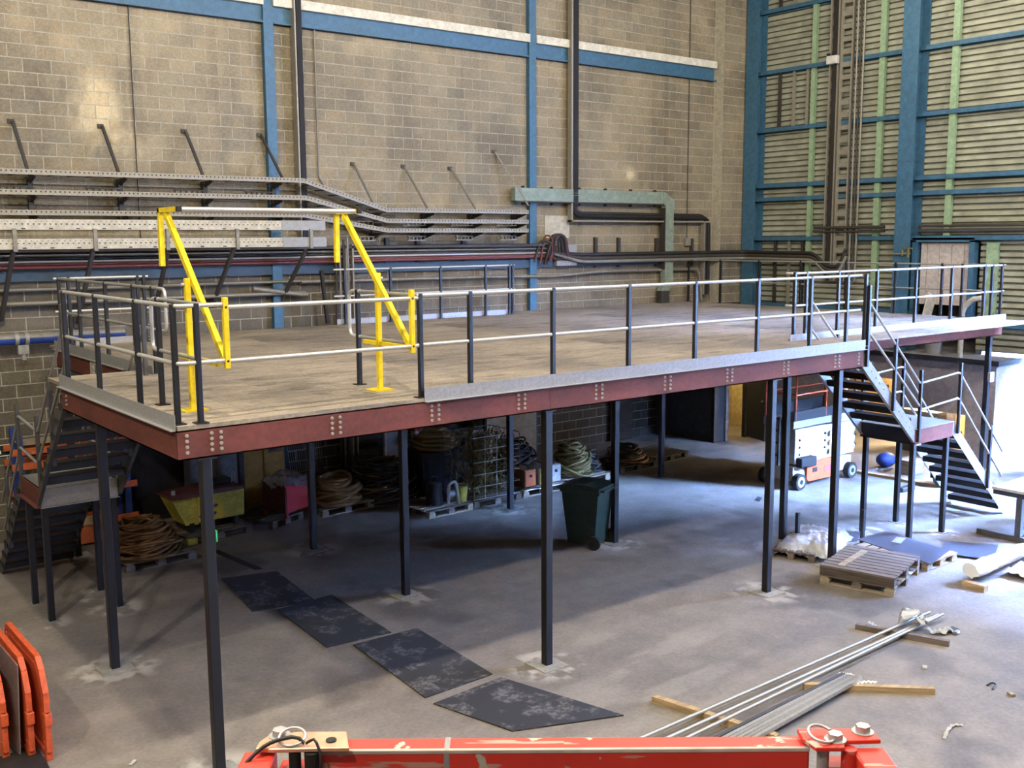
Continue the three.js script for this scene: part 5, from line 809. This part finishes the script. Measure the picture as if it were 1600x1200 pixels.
[[10.64, -1.11, 'left'], [11.63, -0.54, 'right']].forEach(([x, z, w]) => { const t = thing('stub_post', 'short black upright post at the ' + w + ' end of the plastic wrapped bundle', 'post', [x, 0, z]); part(t, 'shaft', rbox(0.06, 0.6, 0.06, 0.006, x, 0.31, z), M.black); part(t, 'foot', bx(x - 0.1, x + 0.1, 0, 0.01, z - 0.1, z + 0.1), M.black); });
{ // plastic wrapped bundle on a pallet
  pallet('mostly hidden pallet under the plastic wrapped bundle', 10.2, -0.45, 1.15, 0.75, M.woodGrey, 0.36);
  const g = crumple(1.5, 0.95, 0.12, 34, 22, 6, 0.16).rotateY(0.36).translate(10.85, 0.19, -0.93); single('wrapped_bundle', [g], M.wrap, 'silvery plastic wrapped bundle lying between the two short black posts', 'bundle');
}
{ // white wrapped roll on a timber block
  const g = new THREE.CylinderGeometry(0.12, 0.10, 2.6, 18, 40).rotateZ(Math.PI / 2), p = g.attributes.position; for (let i = 0; i < p.count; i++) { const x = p.getX(i), a = Math.atan2(p.getZ(i), p.getY(i)), k = 1 + 0.9 * (fbm(x * 5 + 20, a * 2 + 9, 3) - 0.5); p.setY(i, p.getY(i) * k * 0.9); p.setZ(i, p.getZ(i) * k); } g.computeVertexNormals();
  single('wrapped_roll', g.rotateY(0.02).translate(12.4, 0.21, 1.6), M.plastic, 'bright white plastic wrapped roll at the right edge of the picture', 'bundle');
  single('timber_block', box(0.12, 0.09, 0.34, 11.0, 0.046, 1.75), M.woodNew, 'pale timber block under the end of the white wrapped roll', 'block');
  single('timber_block', box(0.12, 0.09, 0.5, 13.2, 0.046, 1.7), M.woodNew, 'pale timber bearer under the far end of the white wrapped roll', 'block');
  single('plastic_sheet', crumple(0.7, 0.5, 0.1, 14, 10, 13, 0.05).translate(12.2, 0.08, 1.95), M.plastic, 'loose white plastic sheet crumpled beside the white wrapped roll', 'plastic film');
}
{ // steel trestle
  const t = thing('steel_trestle', 'dark grey steel trestle with a pale board on top at the right edge', 'trestle', [14.1, 0, 0.9]);
  for (const x of [13.75, 15.6]) { part(t, 'foot', rbox(0.1, 0.1, 1.5, 0.008, x + 0.05, 0.05, 1.05), M.grey); part(t, 'upright', rbox(0.1, 0.66, 0.1, 0.008, x + 0.05, 0.43, 1.0), M.grey); part(t, 'top_bar', rbox(0.1, 0.1, 0.9, 0.008, x + 0.05, 0.81, 1.0), M.grey); }
  part(t, 'board', rbox(2.3, 0.05, 0.85, 0.008, 14.8, 0.885, 1.0), M.white); part(t, 'tie_bar', rbox(1.75, 0.08, 0.08, 0.008, 14.72, 0.16, 1.0), M.grey);
  const st = thing('stub_post', 'thin dark upright rod beyond the trestle in the bright doorway', 'post', [16.0, 0, -0.2]); part(st, 'shaft', cyl([16.6, 0, 0.1], [16.6, 1.0, 0.1], 0.03, 8), M.black);
}
// timber bearers and rails
[[[8.3, 1.58], [8.69, 2.66], 'greyish timber bearer under the far end of the long rails', 'woodGrey', 0.075], [[6.23, 2.29], [7.27, 3.28], 'pale timber bearer under the bundle of steel sections', 'woodNew', 0.075], [[4.66, 1.46], [4.98, 2.9], 'pale rough timber bearer nearest the red frame', 'woodNew', 0.08]]
  .forEach(([a, b, l, m, s]) => single('timber_bearer', bar([a[0], s / 2, a[1]], [b[0], s / 2, b[1]], s, s), M[m], l, 'timber'));
[[[3.44,0.1,2.115], [9.367,0.1,1.989], 'left of the three'], [[3.491,0.1,2.287], [9.371,0.1,2.115], 'middle of the three'], [[3.576,0.1,2.42], [9.439,0.1,2.14], 'right of the three']].forEach(([a, b, w], i) => single('steel_rail', cyl([a[0], 0.096, a[2]], [b[0], 0.096, b[2]], 0.021, 10), M.tubeRail, 'long thin galvanised tube across the timber bearers, ' + w, 'tube'));
{
  const a0 = [3.948,0.1,2.62], b0 = [6.711,0.1,2.481], a1 = [4.178,0.1,2.868], b1 = [6.81,0.1,2.651], n = 6;
  for (let i = 0; i < n; i++) { const f = i / (n - 1), a = [a0[0] + (a1[0] - a0[0]) * f, 0.10, a0[2] + (a1[2] - a0[2]) * f], b = [b0[0] + (b1[0] - b0[0]) * f, 0.10, b0[2] + (b1[2] - b0[2]) * f]; single('steel_section', bar(a, b, 0.042, i === 0 ? 0.06 : 0.042), i === 0 ? M.grey : i % 2 ? M.tubeRail : M.galv, ['dark leftmost', 'second', 'third', 'fourth', 'fifth', 'rightmost'][i] + ' steel section in the bundle on the pale timber', 'steel section', 'bundle of steel sections'); }
}
function ribbon(pts, w, seed) { const c = new THREE.CatmullRomCurve3(pts.map(V)), n = 24, P = [], I = [], r = mulberry(seed); for (let i = 0; i <= n; i++) { const q = c.getPoint(i / n), t = c.getTangent(i / n), s = new THREE.Vector3(t.z, 0, -t.x).normalize(), k = w * (0.6 + 0.5 * r()), tw = 0.4 * k * Math.sin(i * 1.3 + seed); P.push(q.x - s.x * k, Math.max(0.004, q.y - tw), q.z - s.z * k, q.x + s.x * k, Math.max(0.004, q.y + tw), q.z + s.z * k); if (i < n) I.push(i * 2, i * 2 + 1, i * 2 + 2, i * 2 + 1, i * 2 + 3, i * 2 + 2); } const g = new THREE.BufferGeometry(); g.setAttribute('position', new THREE.BufferAttribute(new Float32Array(P), 3)); g.setIndex(I); g.computeVertexNormals(); g.setAttribute('uv', new THREE.BufferAttribute(new Float32Array(P.length / 3 * 2), 2)); return g; }
single('plastic_film', [ribbon([[8.812,0.1,1.877], [8.864,0.22,1.969], [8.766,0.2,2.121], [8.897,0.14,2.199]], 0.13, 2), ribbon([[9.02,0.2,1.903], [8.945,0.2,2.086], [8.978,0.12,2.197]], 0.06, 5)], M.wrap, 'crumpled clear film caught on the far ends of the long tubes', 'plastic film');
single('plastic_strip', ribbon([[8.564,0.04,1.593], [8.51,0.03,1.753], [8.501,0.03,1.89]], 0.04, 3), M.wrap, 'short film strip on the left of the greyish bearer', 'plastic film');
single('plastic_strip', ribbon([[9,0.05,2.097], [8.914,0.04,2.284], [8.965,0.05,2.387], [9.117,0.05,2.423], [9.131,0.03,2.539]], 0.06, 4), M.wrap, 'long film strip trailing right over the greyish bearer', 'plastic film');
single('dark_flap', slabOf([[9.117, 2.373], [9.075, 2.537], [9.259, 2.487], [9.287, 2.366]], 0.03, 0.034), M.steelPlate, 'small dark blue flap at the end of the film strip', 'film scrap');
single('paper_scrap', ribbon([[6.711,0.1,2.413], [6.725,0.12,2.505], [6.814,0.1,2.564]], 0.035, 7), M.plastic, 'white wrapping scrap at the far end of the steel section bundle', 'scrap');
single('paper_scrap', ribbon([[6.684,0.08,2.669], [6.83,0.07,2.714], [6.946,0.05,2.771]], 0.03, 8), M.plastic, 'white wrapping scrap on the pale timber right of the bundle', 'scrap');
single('paper_scrap', ribbon([[6.349,0.01,3.923], [6.543,0.03,3.861], [6.709,0.02,3.839], [6.783,0.01,3.891]], 0.02, 9), M.cream, 'curled pale strip on the bare floor at lower right', 'scrap');
single('paper_scrap', ribbon([[-0.361,0.01,-0.749], [-0.322,0.02,-0.773], [-0.283,0.01,-0.816]], 0.02, 10), M.white, 'white scrap on the floor left of the near column', 'scrap');
single('rope_scrap', tube([[7.921,0.01,3.549], [7.989,0.03,3.572], [7.995,0.02,3.615], [7.873,0.01,3.641]], 0.012, 6, 20), M.cable, 'dark curled strap on the bare floor at right', 'scrap');
single('wood_chip', box(0.09, 0.02, 0.05, 7.837, 0.011, 2.833, 0, 0.5), M.cream, 'pale wood chip on the floor between the tubes and the strap', 'chip');
single('wood_chip', box(0.08, 0.03, 0.05, 7.895, 0.016, 3.843, 0, 1.1), M.woodPale, 'pale wood chip on the floor below the curled strap', 'chip');
single('dark_rag', crumple(0.34, 0.1, 0.03, 8, 4, 3, 0.0).rotateY(0.5).translate(12.683, 0.02, -3.544), M.cable, 'dark rag on the floor near the scissor lift', 'scrap');
// ---------- orange barriers, lower left ----------
function barrier(label, x, z, turn, m, len = 2.0, h = 1.0) {   // near lower corner at (x, z), running away along -z before turning
  const t = thing('road_barrier', label, 'barrier', [x, 0, z], turn, 'orange plastic barriers stacked on edge'); t.local = true;
  const out = [[0, 0.1], [0, h * 0.70], [-0.1, h * 0.90], [-0.2, h], [-len + 0.05, h * 1.02], [-len, h * 0.97], [-len, 0.1], [-len + 0.1, 0.06], [-0.08, 0.06]];
  const inn = out.map(([a, b]) => [a * 0.88 - 0.06 * len, 0.12 + (b - 0.06) * 0.86]);
  part(t, 'panel', prism(inn, 0.03, 0.004).translate(0, 0, -0.015).rotateY(-Math.PI / 2), m);
  const ring = []; for (let i = 0; i < out.length; i++) { const a = out[i], b = out[(i + 1) % out.length]; ring.push(bar([0, a[1], a[0]], [0, b[1], b[0]], 0.06, 0.055, [1, 0, 0]), new THREE.SphereGeometry(0.034, 8, 6).translate(0, a[1], a[0])); }
  part(t, 'frame', ring, m); for (let k = 1; k < 4; k++) part(t, 'rib', rbox(0.04, h * 0.7, 0.03, 0.01, 0, h * 0.52, -len * k / 4), m);
  part(t, 'hinge_lug', rbox(0.075, 0.13, 0.09, 0.012, 0, 0.44, 0.02), m); part(t, 'lug_slot', cyl([0, 0.506, 0.03], [0, 0.508, 0.03], 0.02, 10), M.blackMatt); part(t, 'foot', rbox(0.07, 0.2, 0.07, 0.01, 0, 0.1, -0.02), m);
  return t;
}
barrier('orange plastic barrier on edge, rightmost of the stack at lower left', -0.95, -1.36, 0.02, M.orange, 1.35, 1.0);
barrier('orange plastic barrier on edge, middle of the stack next to the grey board', -1.08, -1.5, 0.02, M.orange, 1.35, 0.98);
barrier('orange plastic barrier on edge, leftmost of the stack behind the grey board', -1.29, -1.62, 0.0, M.orange, 1.3, 0.86);
single('sign_board', box(0.012, 0.95, 1.2, -1.17, 0.5, -2.15, 0, 0.02, -0.04), mat([0.28, 0.2, 0.19], 0.6), 'grey pink printed board held between the orange barriers', 'board');
single('dark_sheet', crumple(0.9, 0.8, 0.06, 10, 10, 19, 0.02).translate(-1.45, 0.03, -1.3), M.cable, 'dark crumpled sheet on the floor by the orange barriers', 'sheet');
// ---------- the red lift basket in front of the camera ----------
{
  const t = thing('lift_basket', 'red steel rail of a worn lift basket across the bottom of the picture', 'lift basket', [-1.585, 3.799, 7.164], -0.662); t.local = true;
  const T0 = -0.006;                                    // top of the rail in own axes: x to the right, z towards the viewer
  part(t, 'front_rail', rbox(1.27, 0.1, 0.07, 0.008, 0.0, T0 - 0.05, 0.03), M.worn); part(t, 'worn_edge', rbox(1.268, 0.012, 0.012, 0.003, 0.0, T0 - 0.0055, 0.0605), M.dusty); part(t, 'weld_band', [rbox(0.016, 0.102, 0.072, 0.003, -0.305, T0 - 0.05, 0.03)], M.galvDull);
  part(t, 'front_panel', bx(-0.62, 0.62, -1.05, -0.1, 0.025, 0.031), M.worn);
  for (const s of [-1, 1]) { const xc = s < 0 ? -0.72 : 0.72;
    part(t, 'side_rail', rbox(0.085, 0.09, 1.3, 0.008, s * 0.785, T0 - 0.046, 0.71), M.worn);
    part(t, 'corner_post', rbox(0.07, 1.0, 0.07, 0.008, xc + s * -0.01, -0.56, 0.035), M.worn);
    const pl = s < 0 ? prism([[-0.79, 0.055], [-0.775, 0.02], [-0.70, 0.0], [-0.575, 0.0], [-0.555, 0.085], [-0.60, 0.085], [-0.75, 0.09], [-0.79, 0.085]].map(([a, b]) => [a, -b]), 0.008, 0.002) : prism([[0.62, 0.0], [0.80, 0.0], [0.815, 0.02], [0.815, 0.06], [0.72, 0.065], [0.71, 0.1], [0.64, 0.1], [0.62, 0.05]].map(([a, b]) => [a, -b]), 0.008, 0.002);
    const cp = part(t, 'corner_plate', pl.rotateX(-Math.PI / 2).translate(0, 0.004, 0), s < 0 ? M.bareMetal : M.worn, s < 0 ? { label: 'corner plate worn to bright metal' } : {});
    const hx = s < 0 ? [[-0.745, 0.02]] : [[0.785, 0.018], [0.70, 0.06]];
    bolts(cp, hx.map(([x, z]) => [x, 0.014, z]), 'y', M.galv, 0.019, 0.018);
    part(cp, 'ring_pin', new THREE.TorusGeometry(0.034, 0.004, 6, 28, s < 0 ? 6.28 : 5.2).rotateX(-Math.PI / 2 + 0.25).rotateY(s < 0 ? 0 : 0.6).translate(s < 0 ? -0.705 : 0.665, 0.028, 0.055), M.galv);
    if (s < 0) part(cp, 'hole', new THREE.CylinderGeometry(0.014, 0.014, 0.002, 16).translate(-0.605, 0.0165, 0.05), M.blackMatt);
    part(t, 'pin', cyl([s < 0 ? -0.695 : 0.665, 0.0, 0.075], [s < 0 ? -0.695 : 0.665, -0.25, 0.075], 0.016, 10), s < 0 ? M.blackMatt : M.galvDull); part(t, 'pin', cyl([s < 0 ? -0.65 : 0.73, 0.0, 0.08], [s < 0 ? -0.65 : 0.73, -0.25, 0.08], 0.02, 10), s < 0 ? M.blackMatt : M.worn);
  }
  part(t, 'floor_plate', bx(-0.8, 0.8, -1.1, -1.05, -0.02, 1.4), M.grey); part(t, 'rear_rail', rbox(1.4, 0.06, 0.06, 0.008, 0, -0.07, 1.36), M.worn);
  for (const x of [-0.72, 0.72]) part(t, 'rear_post', rbox(0.06, 1.0, 0.06, 0.008, x, -0.56, 1.34), M.worn);
  part(t, 'mast', rbox(0.4, 2.66, 0.4, 0.01, 0, -2.45, 0.8), M.grey); part(t, 'mast_foot', rbox(1.4, 0.04, 1.2, 0.008, 0, -3.77, 0.8), M.grey);
  part(t, 'cable', tube([[-0.67, 0.02, 0.075], [-0.70, 0.035, 0.07], [-0.78, 0.015, 0.1], [-0.86, -0.08, 0.16], [-0.9, -0.25, 0.22]], 0.005, 6, 24), M.cable); part(t, 'cable', tube([[-0.665, 0.02, 0.075], [-0.64, 0.03, 0.08], [-0.625, -0.03, 0.1], [-0.66, -0.15, 0.1]], 0.004, 6, 18), M.cable);
}
renderer.setSize(1600, 1200);
renderer.render(scene, camera);
